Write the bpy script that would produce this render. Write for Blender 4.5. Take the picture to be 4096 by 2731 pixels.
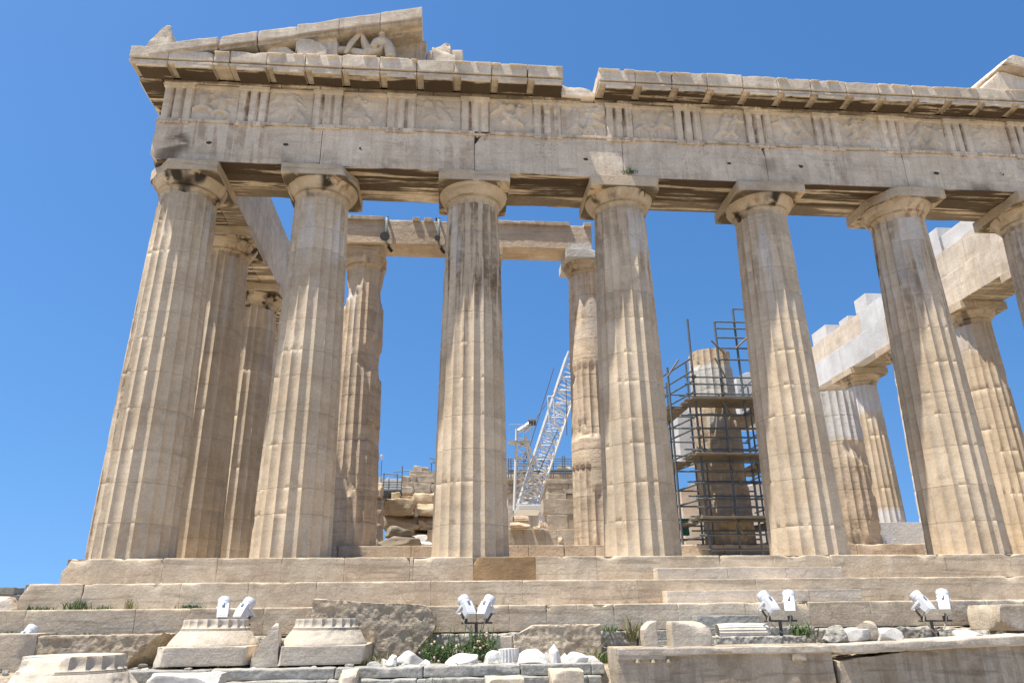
import bpy, bmesh, math, random
import numpy as np
from mathutils import Vector, Matrix

S = bpy.context.scene
for o in list(bpy.data.objects): bpy.data.objects.remove(o)

# ------------------------------------------------------------------ camera
CAM = np.array([8.41178, -17.70118, -1.24639])
YAW, PIT, ROL = 0.0888220, 0.3536429, -0.0117991
cf = np.array([math.sin(YAW)*math.cos(PIT), math.cos(YAW)*math.cos(PIT), math.sin(PIT)])
cr = np.array([math.cos(YAW), -math.sin(YAW), 0.0]); cu = np.cross(cr, cf)
c_, s_ = math.cos(ROL), math.sin(ROL)
cr, cu = c_*cr + s_*cu, -s_*cr + c_*cu
cam_d = bpy.data.cameras.new('camera'); cam = bpy.data.objects.new('camera', cam_d)
S.collection.objects.link(cam); S.camera = cam
cam_d.sensor_fit = 'HORIZONTAL'; cam_d.sensor_width = 36.0; cam_d.lens = 2946.73/4096*36
cam_d.clip_start = 0.1; cam_d.clip_end = 5000
cam.matrix_world = Matrix(((cr[0], cu[0], -cf[0], CAM[0]), (cr[1], cu[1], -cf[1], CAM[1]),
                           (cr[2], cu[2], -cf[2], CAM[2]), (0, 0, 0, 1)))

# ------------------------------------------------------------------ light
LD = Vector((0.325, 0.125, -1.0)).normalized()          # direction the sunlight travels
EL = math.asin(-LD.z); AZ = math.atan2(-LD.x, -LD.y)   # azimuth of the sun clockwise from +Y
W = bpy.data.worlds.new('World'); S.world = W; W.use_nodes = True
wn = W.node_tree.nodes; wl = W.node_tree.links
sky = wn.new('ShaderNodeTexSky'); sky.sky_type = 'NISHITA'; sky.sun_disc = False
sky.sun_elevation = EL; sky.sun_rotation = AZ
sky.altitude = 150; sky.air_density = 1.0; sky.dust_density = 0.6; sky.ozone_density = 2.2
tc = wn.new('ShaderNodeTexCoord'); vm = wn.new('ShaderNodeVectorMath'); vm.operation = 'MULTIPLY_ADD'   # clear dry air: pale band stays below the horizon
wl.new(tc.outputs['Generated'], vm.inputs[0]); vm.inputs[1].default_value = (1, 1, .75); vm.inputs[2].default_value = (0, 0, .23); wl.new(vm.outputs[0], sky.inputs['Vector'])
hs = wn.new('ShaderNodeHueSaturation'); hs.inputs['Saturation'].default_value = 1.27; hs.inputs['Value'].default_value = 1.02
wl.new(sky.outputs[0], hs.inputs['Color']); wl.new(hs.outputs[0], wn['Background'].inputs['Color'])
wn['Background'].inputs['Strength'].default_value = 0.12
sd = bpy.data.lights.new('sun', 'SUN'); sd.energy = 5.0; sd.angle = math.radians(0.5); sd.color = (1.0, 0.945, 0.85)
sun = bpy.data.objects.new('sun', sd); S.collection.objects.link(sun)
sun.rotation_euler = LD.to_track_quat('-Z', 'Y').to_euler(); sun.location = (0, -10, 40)
S.view_settings.view_transform = 'Standard'; S.view_settings.look = 'None'
S.view_settings.exposure = 0.72; S.view_settings.gamma = 1.0

# ------------------------------------------------------------------ helpers: noise, meshes
rng = np.random.default_rng(7)
_tab = rng.random(65536)
def vnoise(P, f=1.0, seed=0):
    P = np.asarray(P, float)*f + 1000.0 + seed*17.31
    i = np.floor(P).astype(np.int64); t = P - i; t = t*t*(3-2*t)
    def h(a, b, c): return _tab[((a*73856093) ^ (b*19349663) ^ (c*83492791) ^ (seed*2654435)) & 65535]
    x, y, z = i[:, 0], i[:, 1], i[:, 2]; u, v, w = t[:, 0], t[:, 1], t[:, 2]
    a = h(x, y, z)*(1-u)+h(x+1, y, z)*u; b = h(x, y+1, z)*(1-u)+h(x+1, y+1, z)*u
    c = h(x, y, z+1)*(1-u)+h(x+1, y, z+1)*u; d = h(x, y+1, z+1)*(1-u)+h(x+1, y+1, z+1)*u
    return ((a*(1-v)+b*v)*(1-w)+(c*(1-v)+d*v)*w)*2-1
def fbm(P, f=1.0, seed=0, o=3):
    r = 0; a = 1; n = 0
    for k in range(o): r = r + a*vnoise(P, f*2**k, seed+k*7); n += a; a *= .5
    return r/n
def sstep(a, b, x): t = np.clip((x-a)/(b-a), 0, 1); return t*t*(3-2*t)

class MB:
    """collects vertices, quads and triangles; wear = (tone, crust, patina, new marble)"""
    def __init__(s): s.V = []; s.F = []; s.Wr = []; s.M = []; s.n = 0
    def add(s, V, F, wear=(1, 0, 0, 0), mat=0):
        V = np.asarray(V, float)
        Wr = np.asarray(wear, float)
        if Wr.ndim == 1: Wr = np.tile(Wr, (len(V), 1))
        for f in (F if isinstance(F, list) else [F]):
            f = np.asarray(f, np.int64)
            if len(f): s.F.append(f+s.n); s.M.append(np.full(len(f), mat, np.int32))
        s.V.append(V); s.Wr.append(Wr); s.n += len(V); return s
    def arr(s): return np.concatenate(s.V), s.F, np.concatenate(s.Wr)

OFF = {}
def new_obj(name, data, parent=None):
    o = bpy.data.objects.new(name, data); S.collection.objects.link(o)
    if parent is not None: o.parent = parent
    return o
def build(name, m, mats, parent=None, smooth=40, base=None):
    V, F, Wr = m.arr()
    off = np.zeros(3)
    if parent is not None: off = OFF[parent.name]
    elif base is None:
        off = np.array([(V[:, 0].min()+V[:, 0].max())/2, (V[:, 1].min()+V[:, 1].max())/2, V[:, 2].min()])
    else: off = np.array(base, float)
    V = V - off
    me = bpy.data.meshes.new(name)
    nl = sum(f.size for f in F); npg = sum(len(f) for f in F)
    me.vertices.add(len(V)); me.vertices.foreach_set('co', V.astype(np.float32).ravel())
    me.loops.add(nl); me.loops.foreach_set('vertex_index', np.concatenate([f.ravel() for f in F]).astype(np.int32))
    me.polygons.add(npg)
    tot = np.concatenate([np.full(len(f), f.shape[1]) for f in F]).astype(np.int32)
    st = np.concatenate([[0], np.cumsum(tot)[:-1]]).astype(np.int32)
    me.polygons.foreach_set('loop_start', st); me.polygons.foreach_set('loop_total', tot)
    me.polygons.foreach_set('material_index', np.concatenate(m.M))
    me.update(calc_edges=True); me.validate()
    at_ = me.attributes.new('wear', 'FLOAT_COLOR', 'POINT')
    at_.data.foreach_set('color', Wr.astype(np.float32).ravel())
    if smooth:
        me.polygons.foreach_set('use_smooth', np.ones(len(me.polygons), bool))
        me.set_sharp_from_angle(angle=math.radians(smooth))
    for k in (mats if isinstance(mats, (list, tuple)) else [mats]): me.materials.append(k)
    o = new_obj(name, me, parent)
    if parent is None: o.location = off; OFF[o.name] = off
    else: OFF[o.name] = OFF[parent.name]
    return o
def empty(name, loc):
    o = new_obj(name, None); o.location = loc; o.empty_display_size = .3; OFF[o.name] = np.array(loc, float); return o
def tag(o, label=None, cat=None, group=None, kind=None):
    if label: o['label'] = label
    if cat: o['category'] = cat
    if group: o['group'] = group
    if kind: o['kind'] = kind
    elif cat: o['kind'] = 'thing'
    return o

def axis(h, res, e):
    if 2*h < 4*e: return np.linspace(-h, h, max(3, int(2*h/max(e*.6, .004))+1)) if h > .01 else np.array([-h, h])
    k = max(1, int((2*h-2*e)/res))
    a = [0, e*.3, e*.65]
    return np.concatenate([[-h+x for x in a], np.linspace(-h+e, h-e, k+1), [h-x for x in a[::-1]]])
def block(lo, hi, res=.16, e=.05, r=.008, chip=.05, cf_=1.6, rough=.004, rf=5, seed=0, planes=(), cut_rough=.02, tilt=None, topr=None):
    """an ashlar block with worn, chipped edges"""
    lo = np.minimum(lo, hi).astype(float); hi = np.maximum(lo, np.asarray(hi, float)); c = (lo+hi)/2; h = (hi-lo)/2
    e = min(e, h.min()*.45)
    A = [axis(h[k], res, e) for k in range(3)]
    Vs = []; Fs = []; n = 0
    for k in range(3):
        i, j = [(1, 2), (2, 0), (0, 1)][k]
        a, b = A[i], A[j]; I, J = np.meshgrid(a, b, indexing='ij')
        idx = np.arange(I.size).reshape(I.shape)
        q = np.stack([idx[:-1, :-1], idx[1:, :-1], idx[1:, 1:], idx[:-1, 1:]], -1).reshape(-1, 4)
        for s in (-1, 1):
            P = np.zeros((I.size, 3)); P[:, i] = I.ravel(); P[:, j] = J.ravel(); P[:, k] = s*h[k]
            Vs.append(P); Fs.append((q if s > 0 else q[:, ::-1])+n); n += len(P)
    V = np.concatenate(Vs); F = np.concatenate(Fs)
    key = np.round(V*1e5).astype(np.int64)
    _, ui, inv = np.unique(key, axis=0, return_index=True, return_inverse=True)
    V = V[ui]; F = inv.reshape(-1)[F]
    Wp = V + c
    R = r + chip*np.clip((fbm(Wp, cf_, seed, 4)-.05)/.45, 0, 1.3)**1.6 + .35*chip*np.clip(fbm(Wp, cf_*4, seed+3, 2), 0, 1)**2
    if topr is not None: tm = sstep(h[2]-.16, h[2]-.05, V[:, 2]+.05*vnoise(Wp, 3, seed)); R = R*tm+topr*(1-tm)
    R = np.minimum(R, h.min()*.85)[:, None]
    inn = np.clip(V, -(h-R), (h-R)); d = V-inn; L = np.linalg.norm(d, axis=1, keepdims=True)
    N = d/np.maximum(L, 1e-9)
    V = inn + N*R
    if rough: V = V + N*(fbm(Wp, rf, seed+11, 3)*rough)[:, None]
    for (n_, p_) in planes:
        n_ = np.array(n_, float); n_ /= np.linalg.norm(n_); dd = (V+c-np.array(p_)) @ n_
        wob = fbm(Wp, 2.2, seed+29, 4)*cut_rough*2.2
        t = np.maximum(dd+wob, 0); V = V - np.outer(t, n_)
    if tilt is not None: V = V @ np.array(Matrix.Rotation(tilt[0], 3, tilt[1])).T
    return V+c, F
def rock(c, size, seed=0, res=11, cuts=7, rough=.06, rotz=0, power=3.2, keep=.72):
    """a broken lump with flat fracture faces"""
    rg = np.random.default_rng(seed+100)
    g = np.linspace(-1, 1, res); I, J = np.meshgrid(g, g, indexing='ij'); idx = np.arange(I.size).reshape(I.shape)
    q = np.stack([idx[:-1, :-1], idx[1:, :-1], idx[1:, 1:], idx[:-1, 1:]], -1).reshape(-1, 4)
    Vs = []; Fs = []; n = 0
    for k in range(3):
        i, j = [(1, 2), (2, 0), (0, 1)][k]
        for s in (-1, 1):
            P = np.zeros((I.size, 3)); P[:, i] = I.ravel(); P[:, j] = J.ravel(); P[:, k] = s
            Vs.append(P); Fs.append((q if s > 0 else q[:, ::-1])+n); n += len(P)
    V = np.concatenate(Vs); F = np.concatenate(Fs)
    _, ui, inv = np.unique(np.round(V*1e5).astype(np.int64), axis=0, return_index=True, return_inverse=True)
    V = V[ui]; F = inv.reshape(-1)[F]
    V = V/(np.sum(np.abs(V)**power, axis=1, keepdims=True)**(1/power))
    for _ in range(cuts):
        n_ = rg.normal(size=3); n_[2] = abs(n_[2])*.8; n_ /= np.linalg.norm(n_); dd = V @ n_ - rg.uniform(keep-.12, keep+.12)
        V = V - np.outer(np.maximum(dd, 0), n_)
    V = V*(1+rough*fbm(V+seed*3.1, 2.2, seed, 4))[:, None]
    V = V*np.array(size)/2
    a = rotz; ca, sa = math.cos(a), math.sin(a)
    V = np.stack([V[:, 0]*ca-V[:, 1]*sa, V[:, 0]*sa+V[:, 1]*ca, V[:, 2]], 1)
    V[:, 2] -= V[:, 2].min()
    return V+np.array(c), F
def tube(p0, p1, r, n=6, r1=None, caps=True):
    p0, p1 = np.array(p0, float), np.array(p1, float); d = p1-p0; d /= np.linalg.norm(d)
    a = np.cross(d, [0, 0, 1.] if abs(d[2]) < .9 else [1., 0, 0]); a /= np.linalg.norm(a); b = np.cross(d, a)
    t = np.arange(n)*2*math.pi/n; ring = np.outer(np.cos(t), a)+np.outer(np.sin(t), b)
    V = np.concatenate([p0+ring*r, p1+ring*(r1 if r1 is not None else r), [p0], [p1]])
    k = np.arange(n); k2 = (k+1) % n
    q = np.stack([k, k2, k2+n, k+n], 1)
    if not caps: return V, [q]
    t1 = np.stack([k2, k, np.full(n, 2*n)], 1); t2 = np.stack([k+n, k2+n, np.full(n, 2*n+1)], 1)
    return V, [q, t1, t2]
def path(pts, r, n=6):
    m = [tube(pts[i], pts[i+1], r, n) for i in range(len(pts)-1)]; return m
def lathe(prof, c, n=48, wob=None):
    """surface of revolution about a vertical axis; prof = [(r,z)...]"""
    pr = np.array(prof, float); t = np.arange(n)*2*math.pi/n
    V = np.stack([np.outer(pr[:, 0], np.cos(t)), np.outer(pr[:, 0], np.sin(t)), np.repeat(pr[:, 1][:, None], n, 1)], -1).reshape(-1, 3)
    m = len(pr); i = np.arange(m-1)[:, None]*n; k = np.arange(n)[None]; k2 = (k+1) % n
    F = np.stack([i+k, i+k2, i+n+k2, i+n+k], -1).reshape(-1, 4)
    return V+np.array([c[0], c[1], 0.]), F
def prism(poly, y0, y1, e=.0):
    """polygon in (x,z) extruded from y0 to y1"""
    n = len(poly); V = [(x, y0, z) for x, z in poly]+[(x, y1, z) for x, z in poly]
    q = [(i, (i+1) % n, (i+1) % n+n, i+n) for i in range(n)]
    return V, q, [tuple(range(n)), tuple(range(n, 2*n))[::-1]]
def at(u, v, Y):
    """point at depth Y on the facade's axes for a spot measured on the plan sheet (2352 wide)"""
    u, v = u*1.7415, v*1.7415
    d = cr*(u-2048)/2946.73 - cu*(v-1365.5)/2946.73 + cf
    return CAM + d*((Y-CAM[1])/d[1])

# ------------------------------------------------------------------ materials
def nd(nt, t, **kw):
    n = nt.nodes.new(t)
    for k, v in kw.items():
        if k in n.inputs: n.inputs[k].default_value = v
        else: setattr(n, k, v)
    return n
def stone(name, light, warm, dark=(.05, .038, .026), brown=(.20, .13, .075), veins=.35, bump=.35, pits=0.0, grain=.14, vein_map=(.6, .6, 6), tonevar=.12, bed=.2, blot=.35, cracks=0., crust_map=(.75, 3.6, 1.4)):
    m = bpy.data.materials.new(name); m.use_nodes = True; nt = m.node_tree; L = nt.links.new
    b = nt.nodes['Principled BSDF']; b.inputs['Roughness'].default_value = .86; b.inputs['Specular IOR Level'].default_value = .18
    geo = nd(nt, 'ShaderNodeNewGeometry'); P = geo.outputs['Position']
    at_ = nd(nt, 'ShaderNodeAttribute'); at_.attribute_name = 'wear'
    sep = nd(nt, 'ShaderNodeSeparateColor'); L(at_.outputs['Color'], sep.inputs[0])
    def noise(scale, det=5, dist=0., vec=None, rough=.55):
        n = nd(nt, 'ShaderNodeTexNoise'); n.inputs['Scale'].default_value = scale; n.inputs['Detail'].default_value = det
        n.inputs['Distortion'].default_value = dist; n.inputs['Roughness'].default_value = rough
        L(vec if vec is not None else P, n.inputs['Vector']); return n.outputs['Fac']
    def mapv(s):
        n = nd(nt, 'ShaderNodeVectorMath', operation='MULTIPLY'); L(P, n.inputs[0]); n.inputs[1].default_value = s; return n.outputs[0]
    def ramp(fac, a, c, lo=0., hi=1.):
        n = nd(nt, 'ShaderNodeMapRange', interpolation_type='SMOOTHSTEP'); L(fac, n.inputs['Value'])
        n.inputs['From Min'].default_value = a; n.inputs['From Max'].default_value = c
        n.inputs['To Min'].default_value = lo; n.inputs['To Max'].default_value = hi; return n.outputs[0]
    def math_(op, a, c):
        n = nd(nt, 'ShaderNodeMath', operation=op)
        for k, v in ((0, a), (1, c)):
            if isinstance(v, (int, float)): n.inputs[k].default_value = v
            else: L(v, n.inputs[k])
        return n.outputs[0]
    def mix(fac, a, c, bt='MIX'):
        n = nd(nt, 'ShaderNodeMix', data_type='RGBA', blend_type=bt)
        for k, v in ((0, fac), (6, a), (7, c)):
            if isinstance(v, (int, float)): n.inputs[k].default_value = v
            elif isinstance(v, tuple): n.inputs[k].default_value = (*v, 1)
            else: L(v, n.inputs[k])
        return n.outputs[2]
    col = mix(ramp(noise(.8, 6, .4), .36, .64), light, warm)
    col = mix(ramp(noise(3.1, 5), .45, .75, 0, .45), col, tuple(min(1, x*1.25) for x in light))
    v1 = ramp(noise(1.0, 9, .9, mapv(vein_map)), .50, .68)
    col = mix(math_('MULTIPLY', v1, veins), col, tuple(x*.42 for x in warm))
    blot = ramp(noise(1.7, 8, .6, None, .6), .52, .66, 0, blot)
    col = mix(blot, col, tuple(x*.66 for x in warm))
    if cracks:
        wv = nd(nt, 'ShaderNodeTexNoise'); wv.inputs['Scale'].default_value = 1.6; wv.inputs['Detail'].default_value = 5; L(P, wv.inputs['Vector'])
        wa = nd(nt, 'ShaderNodeVectorMath', operation='MULTIPLY_ADD'); L(wv.outputs['Color'], wa.inputs[0]); wa.inputs[1].default_value = (.9, .9, .9); L(P, wa.inputs[2])
        vc = nd(nt, 'ShaderNodeTexVoronoi', feature='DISTANCE_TO_EDGE'); vc.inputs['Scale'].default_value = .62; L(wa.outputs[0], vc.inputs['Vector'])
        ck = math_('MULTIPLY', ramp(vc.outputs['Distance'], .004, .014, cracks, 0), ramp(noise(.9, 3), .47, .56))
        col = mix(ck, col, tuple(x*.25 for x in warm))
    # rain streaks and iron patina, only where the part carries them
    st = ramp(noise(1.0, 6, .3, mapv((5.5, 5.5, .30))), .47, .55)
    st2 = ramp(noise(4.5, 5, .2), .35, .6, .35, 1)
    col = mix(math_('MULTIPLY', math_('MULTIPLY', st, st2), sep.outputs[2]), col, brown)
    # black crust
    cn = ramp(noise(1.0, 8, .35, mapv(crust_map), .62), .40, .49)
    gx = nd(nt, 'ShaderNodeMath', operation='SUBTRACT', use_clamp=True); L(sep.outputs[1], gx.inputs[0]); gx.inputs[1].default_value = 1
    g1 = nd(nt, 'ShaderNodeMath', operation='MULTIPLY_ADD', use_clamp=True); L(cn, g1.inputs[0]); L(sep.outputs[1], g1.inputs[1]); L(gx.outputs[0], g1.inputs[2]); g1 = g1.outputs[0]
    col = mix(g1, col, dark)
    gr = ramp(noise(26, 6, 0, None, .7), .25, .75, 1-grain, 1+grain)
    tn = math_('MULTIPLY', gr, sep.outputs[0])
    tn = math_('MULTIPLY', tn, ramp(noise(.45, 3), .3, .7, 1-tonevar, 1+tonevar))
    wh = mix(ramp(noise(2.2, 6), .3, .75), (.60, .59, .565), (.53, .51, .47))
    col = mix(at_.outputs['Alpha'], col, wh)
    cm = nd(nt, 'ShaderNodeMix', data_type='RGBA', blend_type='MULTIPLY'); cm.inputs[0].default_value = 1
    cc = nd(nt, 'ShaderNodeCombineColor'); [L(tn, cc.inputs[k]) for k in range(3)]
    L(col, cm.inputs[6]); L(cc.outputs[0], cm.inputs[7])
    L(cm.outputs[2], b.inputs['Base Color'])
    hgt = math_('ADD', noise(9, 8, .2, None, .65), math_('MULTIPLY', noise(1.0, 6, .5, mapv((3, 3, 22))), bed))
    if pits:
        vo = nd(nt, 'ShaderNodeTexVoronoi', feature='SMOOTH_F1'); vo.inputs['Scale'].default_value = 11; L(P, vo.inputs['Vector'])
        nn = nd(nt, 'ShaderNodeVectorMath', operation='ADD'); L(P, nn.inputs[0])
        hgt = math_('ADD', hgt, math_('MULTIPLY', vo.outputs['Distance'], pits*2))
        pc = ramp(noise(8, 6, .5), .48, .66, 0, min(.8, pits*.5))
        L(mix(pc, cm.outputs[2], tuple(x*.35 for x in warm)), b.inputs['Base Color'])
    bp = nd(nt, 'ShaderNodeBump'); bp.inputs['Strength'].default_value = bump; bp.inputs['Distance'].default_value = .05
    L(hgt, bp.inputs['Height']); L(bp.outputs[0], b.inputs['Normal'])
    return m
def plain(name, col, rough=.6, metal=0., var=.12, scale=8, bump=0.):
    m = bpy.data.materials.new(name); m.use_nodes = True; nt = m.node_tree; L = nt.links.new
    b = nt.nodes['Principled BSDF']; b.inputs['Roughness'].default_value = rough; b.inputs['Metallic'].default_value = metal
    geo = nd(nt, 'ShaderNodeNewGeometry'); n = nd(nt, 'ShaderNodeTexNoise'); n.inputs['Scale'].default_value = scale; n.inputs['Detail'].default_value = 6
    L(geo.outputs['Position'], n.inputs['Vector'])
    mx = nd(nt, 'ShaderNodeMix', data_type='RGBA'); L(n.outputs['Fac'], mx.inputs[0])
    mx.inputs[6].default_value = (*[x*(1-var*1.6) for x in col], 1); mx.inputs[7].default_value = (*[min(1, x*(1+var*1.6)) for x in col], 1)
    L(mx.outputs[2], b.inputs['Base Color'])
    if bump:
        bp = nd(nt, 'ShaderNodeBump'); bp.inputs['Strength'].default_value = bump; bp.inputs['Distance'].default_value = .04
        L(n.outputs['Fac'], bp.inputs['Height']); L(bp.outputs[0], b.inputs['Normal'])
    return m

M_MAR = stone('weathered_marble', (.53, .435, .31), (.47, .365, .24), brown=(.26, .13, .05), crust_map=(1.5, 1.5, 1.2), bed=.1)
M_COL = stone('column_marble', (.56, .46, .33), (.505, .395, .268), brown=(.19, .13, .08), veins=.16, bump=.25, vein_map=(.5, .5, 5), tonevar=.07, bed=.08, crust_map=(1.6, 1.6, 1.2))
M_ENT = stone('entablature_marble', (.635, .54, .415), (.575, .475, .35), dark=(.075, .053, .034), veins=.2, crust_map=(.32, 4.4, 1.4), bed=.12, blot=.42, brown=(.26, .175, .105))
M_STEP = stone('step_marble', (.565, .475, .35), (.50, .40, .28), veins=.5, vein_map=(.5, .5, 8), cracks=.22)
M_INN = stone('porch_marble', (.58, .475, .355), (.52, .405, .285), veins=.35, bump=.5)
M_LOOSE = stone('loose_marble', (.52, .45, .35), (.47, .385, .28), veins=.25, bump=.45)
M_PICK = stone('pick_dressed_marble', (.48, .40, .29), (.43, .345, .24), veins=.1, bump=.9, pits=.45, grain=.16)
M_LIME = stone('grey_limestone', (.40, .375, .32), (.33, .30, .245), veins=.2, bump=.9, pits=.9, grain=.25)
M_GREY = stone('blue_grey_limestone', (.36, .345, .30), (.30, .28, .235), veins=.25, bump=.6, pits=.3, grain=.2)
M_WHITE = stone('fresh_marble', (.57, .54, .49), (.50, .465, .41), veins=.15, bump=.35, grain=.08)
M_GROUND = stone('stony_ground', (.44, .375, .28), (.38, .31, .21), veins=.1, bump=.8, pits=.5, grain=.25)
M_LAMP = plain('white_enamel', (.60, .61, .62), .35, 0, .04)
M_DARK = plain('dark_gap', (.03, .028, .026), .8)
M_POLE = plain('galvanised_tube', (.15, .175, .185), .5, .3, .2, 5)
M_PLANK = plain('scaffold_plank', (.22, .18, .13), .85, 0, .3, 4, .3)
M_CRANE = plain('white_crane_paint', (.62, .62, .60), .5, 0, .06)
M_RUST = plain('brown_steel', (.12, .10, .085), .7, .3, .2)
M_LEAF = plain('leaf_green', (.075, .125, .03), .6, 0, .35, 14)
M_DRY = plain('dry_grass', (.20, .19, .075), .8, 0, .3, 14)
M_PINK = plain('pink_petal', (.62, .36, .33), .6, 0, .25, 20)
M_YEL = plain('pale_petal', (.66, .52, .30), .6, 0, .2, 20)
M_STRAP = plain('grey_strap', (.22, .27, .27), .5, .3, .1)
M_RUBBER = plain('black_rubber', (.02, .02, .02), .6)
M_WHT = plain('petal_white', (.8, .8, .8), .6)

# ------------------------------------------------------------------ classical building pieces
COLX = [1.02, 4.70, 8.996, 13.292, 17.588, 21.884, 26.18, 29.86]
A = 0.14; H = 10.433; TA = 11.78; TF = 13.05

def shaft(cx, cy, z0, z1, r0, r1, seed, drums=11, seg=8, dz=.14, chip=.035, spall=0., spall_f=.9, groove=.009,
          smooth=(), white=(), patina=None, rot=0., wtop=9.57, topbreak=0., flute=.078):
    rg = np.random.default_rng(seed)
    nf = 20; n = nf*seg
    js = np.linspace(z0, z1, drums+1)[1:-1] + rg.uniform(-.16, .16, drums-1) if drums > 1 else np.array([])
    zs = [z0]
    edges = list(js)+[z1]
    last = z0; jid = [0]; isj = [0.]
    for k, jz in enumerate(edges):
        m = max(2, int((jz-last)/dz)); seq = np.linspace(last, jz, m+1)[1:]
        for q in seq[:-1]: zs.append(q); jid.append(k); isj.append(0.)
        if k < len(edges)-1:
            zs += [jz-.007, jz, jz+.007]; jid += [k, k, k+1]; isj += [0., 1., 0.]; last = jz+.007
        else: zs.append(jz); jid.append(k); isj.append(0.)
    zs = np.array(zs); jid = np.array(jid); isj = np.array(isj)
    th = np.arange(n)*2*math.pi/n + rot
    t = ((np.arange(n) % seg)/seg); t = np.where(t > .5, 1-t, t)          # 0 at the arris, .5 mid flute
    a = (zs-z0)/(z1-z0) if z1 > z0 else zs*0
    Rz = r0+(r1-r0)*((zs)/wtop)+.017*np.sin(np.clip(zs/wtop, 0, 1)*math.pi)
    R, T = np.meshgrid(Rz, th, indexing='ij'); Z = np.repeat(zs[:, None], n, 1)
    tt = np.repeat(t[None], len(zs), 0)
    P = np.stack([cx+R*np.cos(T), cy+R*np.sin(T), Z], -1).reshape(-1, 3)
    dep = flute*(1-(1-2*tt)**2)
    tone = 1+rg.uniform(-.07, .07, len(edges)+1)[jid]
    tone = np.repeat(tone[:, None], n, 1)
    pat = np.zeros_like(R); new = np.zeros_like(R); smk = np.zeros_like(R)
    for (a0, a1, t0, t1) in smooth:
        m = (Z > a0) & (Z < a1) & (((T-t0) % (2*math.pi)) < ((t1-t0) % (2*math.pi) if t1-t0 < 2*math.pi else 7))
        dep = np.where(m, -.012, dep); tone = np.where(m, 1.12, tone); smk = np.where(m, 1., smk)
    for (a0, a1, t0, t1, am) in white:
        m = (Z > a0) & (Z < a1) & (((T-t0) % (2*math.pi)) < ((t1-t0) % (2*math.pi) if t1-t0 < 2*math.pi else 7)); new = np.where(m, am, new)
    rr = R - dep*R
    rr -= groove*isj[:, None]*(1+.8*vnoise(P, 3, seed+5).reshape(R.shape))
    ca = fbm(P*np.array([1, 1, .55]), 4.5, seed+1, 3).reshape(R.shape)
    rr -= chip*np.clip((ca-.24)/.4, 0, 1)**1.1*np.clip(1-tt*5.5, 0, 1)*(1-new)*(1-smk)
    # edges of drums break away
    dj = np.min(np.abs(zs[:, None]-np.array(list(js)+[99.])[None]), axis=1)
    je = fbm(P, 2.6, seed+2, 3).reshape(R.shape)
    rr -= np.clip((je-.32)/.4, 0, 1)*.03*np.exp(-(dj/.06)**2)[:, None]
    if spall:
        s = fbm(P*np.array([1, 1, .75]), spall_f, seed+3, 4).reshape(R.shape)
        f = sstep(.08, .17, s)*(1-new)*(1-smk)*sstep(z1+.1, z1-.9, Z); core = R*(1-.075)-np.abs(fbm(P, 3.5, seed+4, 4).reshape(R.shape))*.07-spall*np.clip(s, 0, 1)*.25
        rr = rr*(1-f)+np.minimum(core, rr)*f
    rr += .004*vnoise(P, 7, seed+6).reshape(R.shape)
    Zt = Z.copy()
    if topbreak:
        kk = np.clip((zs-(z1-.9))/.9, 0, 1)[:, None]
        Zt = Z-kk*topbreak*(.5+.5*vnoise(P*np.array([1, 1, 0]), 1.3, seed+8).reshape(R.shape))
    if patina is not None:
        pat = patina(P).reshape(R.shape)
        new = np.maximum(new, .42*sstep(.12, .34, fbm(P*np.array([1, 1, .22]), 2.6, seed+41, 3)).reshape(R.shape)*sstep(5.2, 8.8, Z))
    V = np.stack([cx+rr*np.cos(T), cy+rr*np.sin(T), Zt], -1).reshape(-1, 3)
    m = len(zs); i = np.arange(m-1)[:, None]*n; k = np.arange(n)[None]; k2 = (k+1) % n
    F = np.stack([i+k, i+k2, i+n+k2, i+n+k], -1).reshape(-1, 4)
    crust = np.repeat((isj*.35)[:, None], n, 1)
    wr = np.stack([tone, crust, pat, new], -1).reshape(-1, 4)
    # lid
    V = np.concatenate([V, [[cx, cy, Zt[-1].mean()]]]); wr = np.concatenate([wr, [[1, 0, 0, new[-1].max()]]])
    tri = np.stack([(m-1)*n+np.arange(n), (m-1)*n+(np.arange(n)+1) % n, np.full(n, len(V)-1)], 1)
    return V, [F, tri], wr

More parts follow.
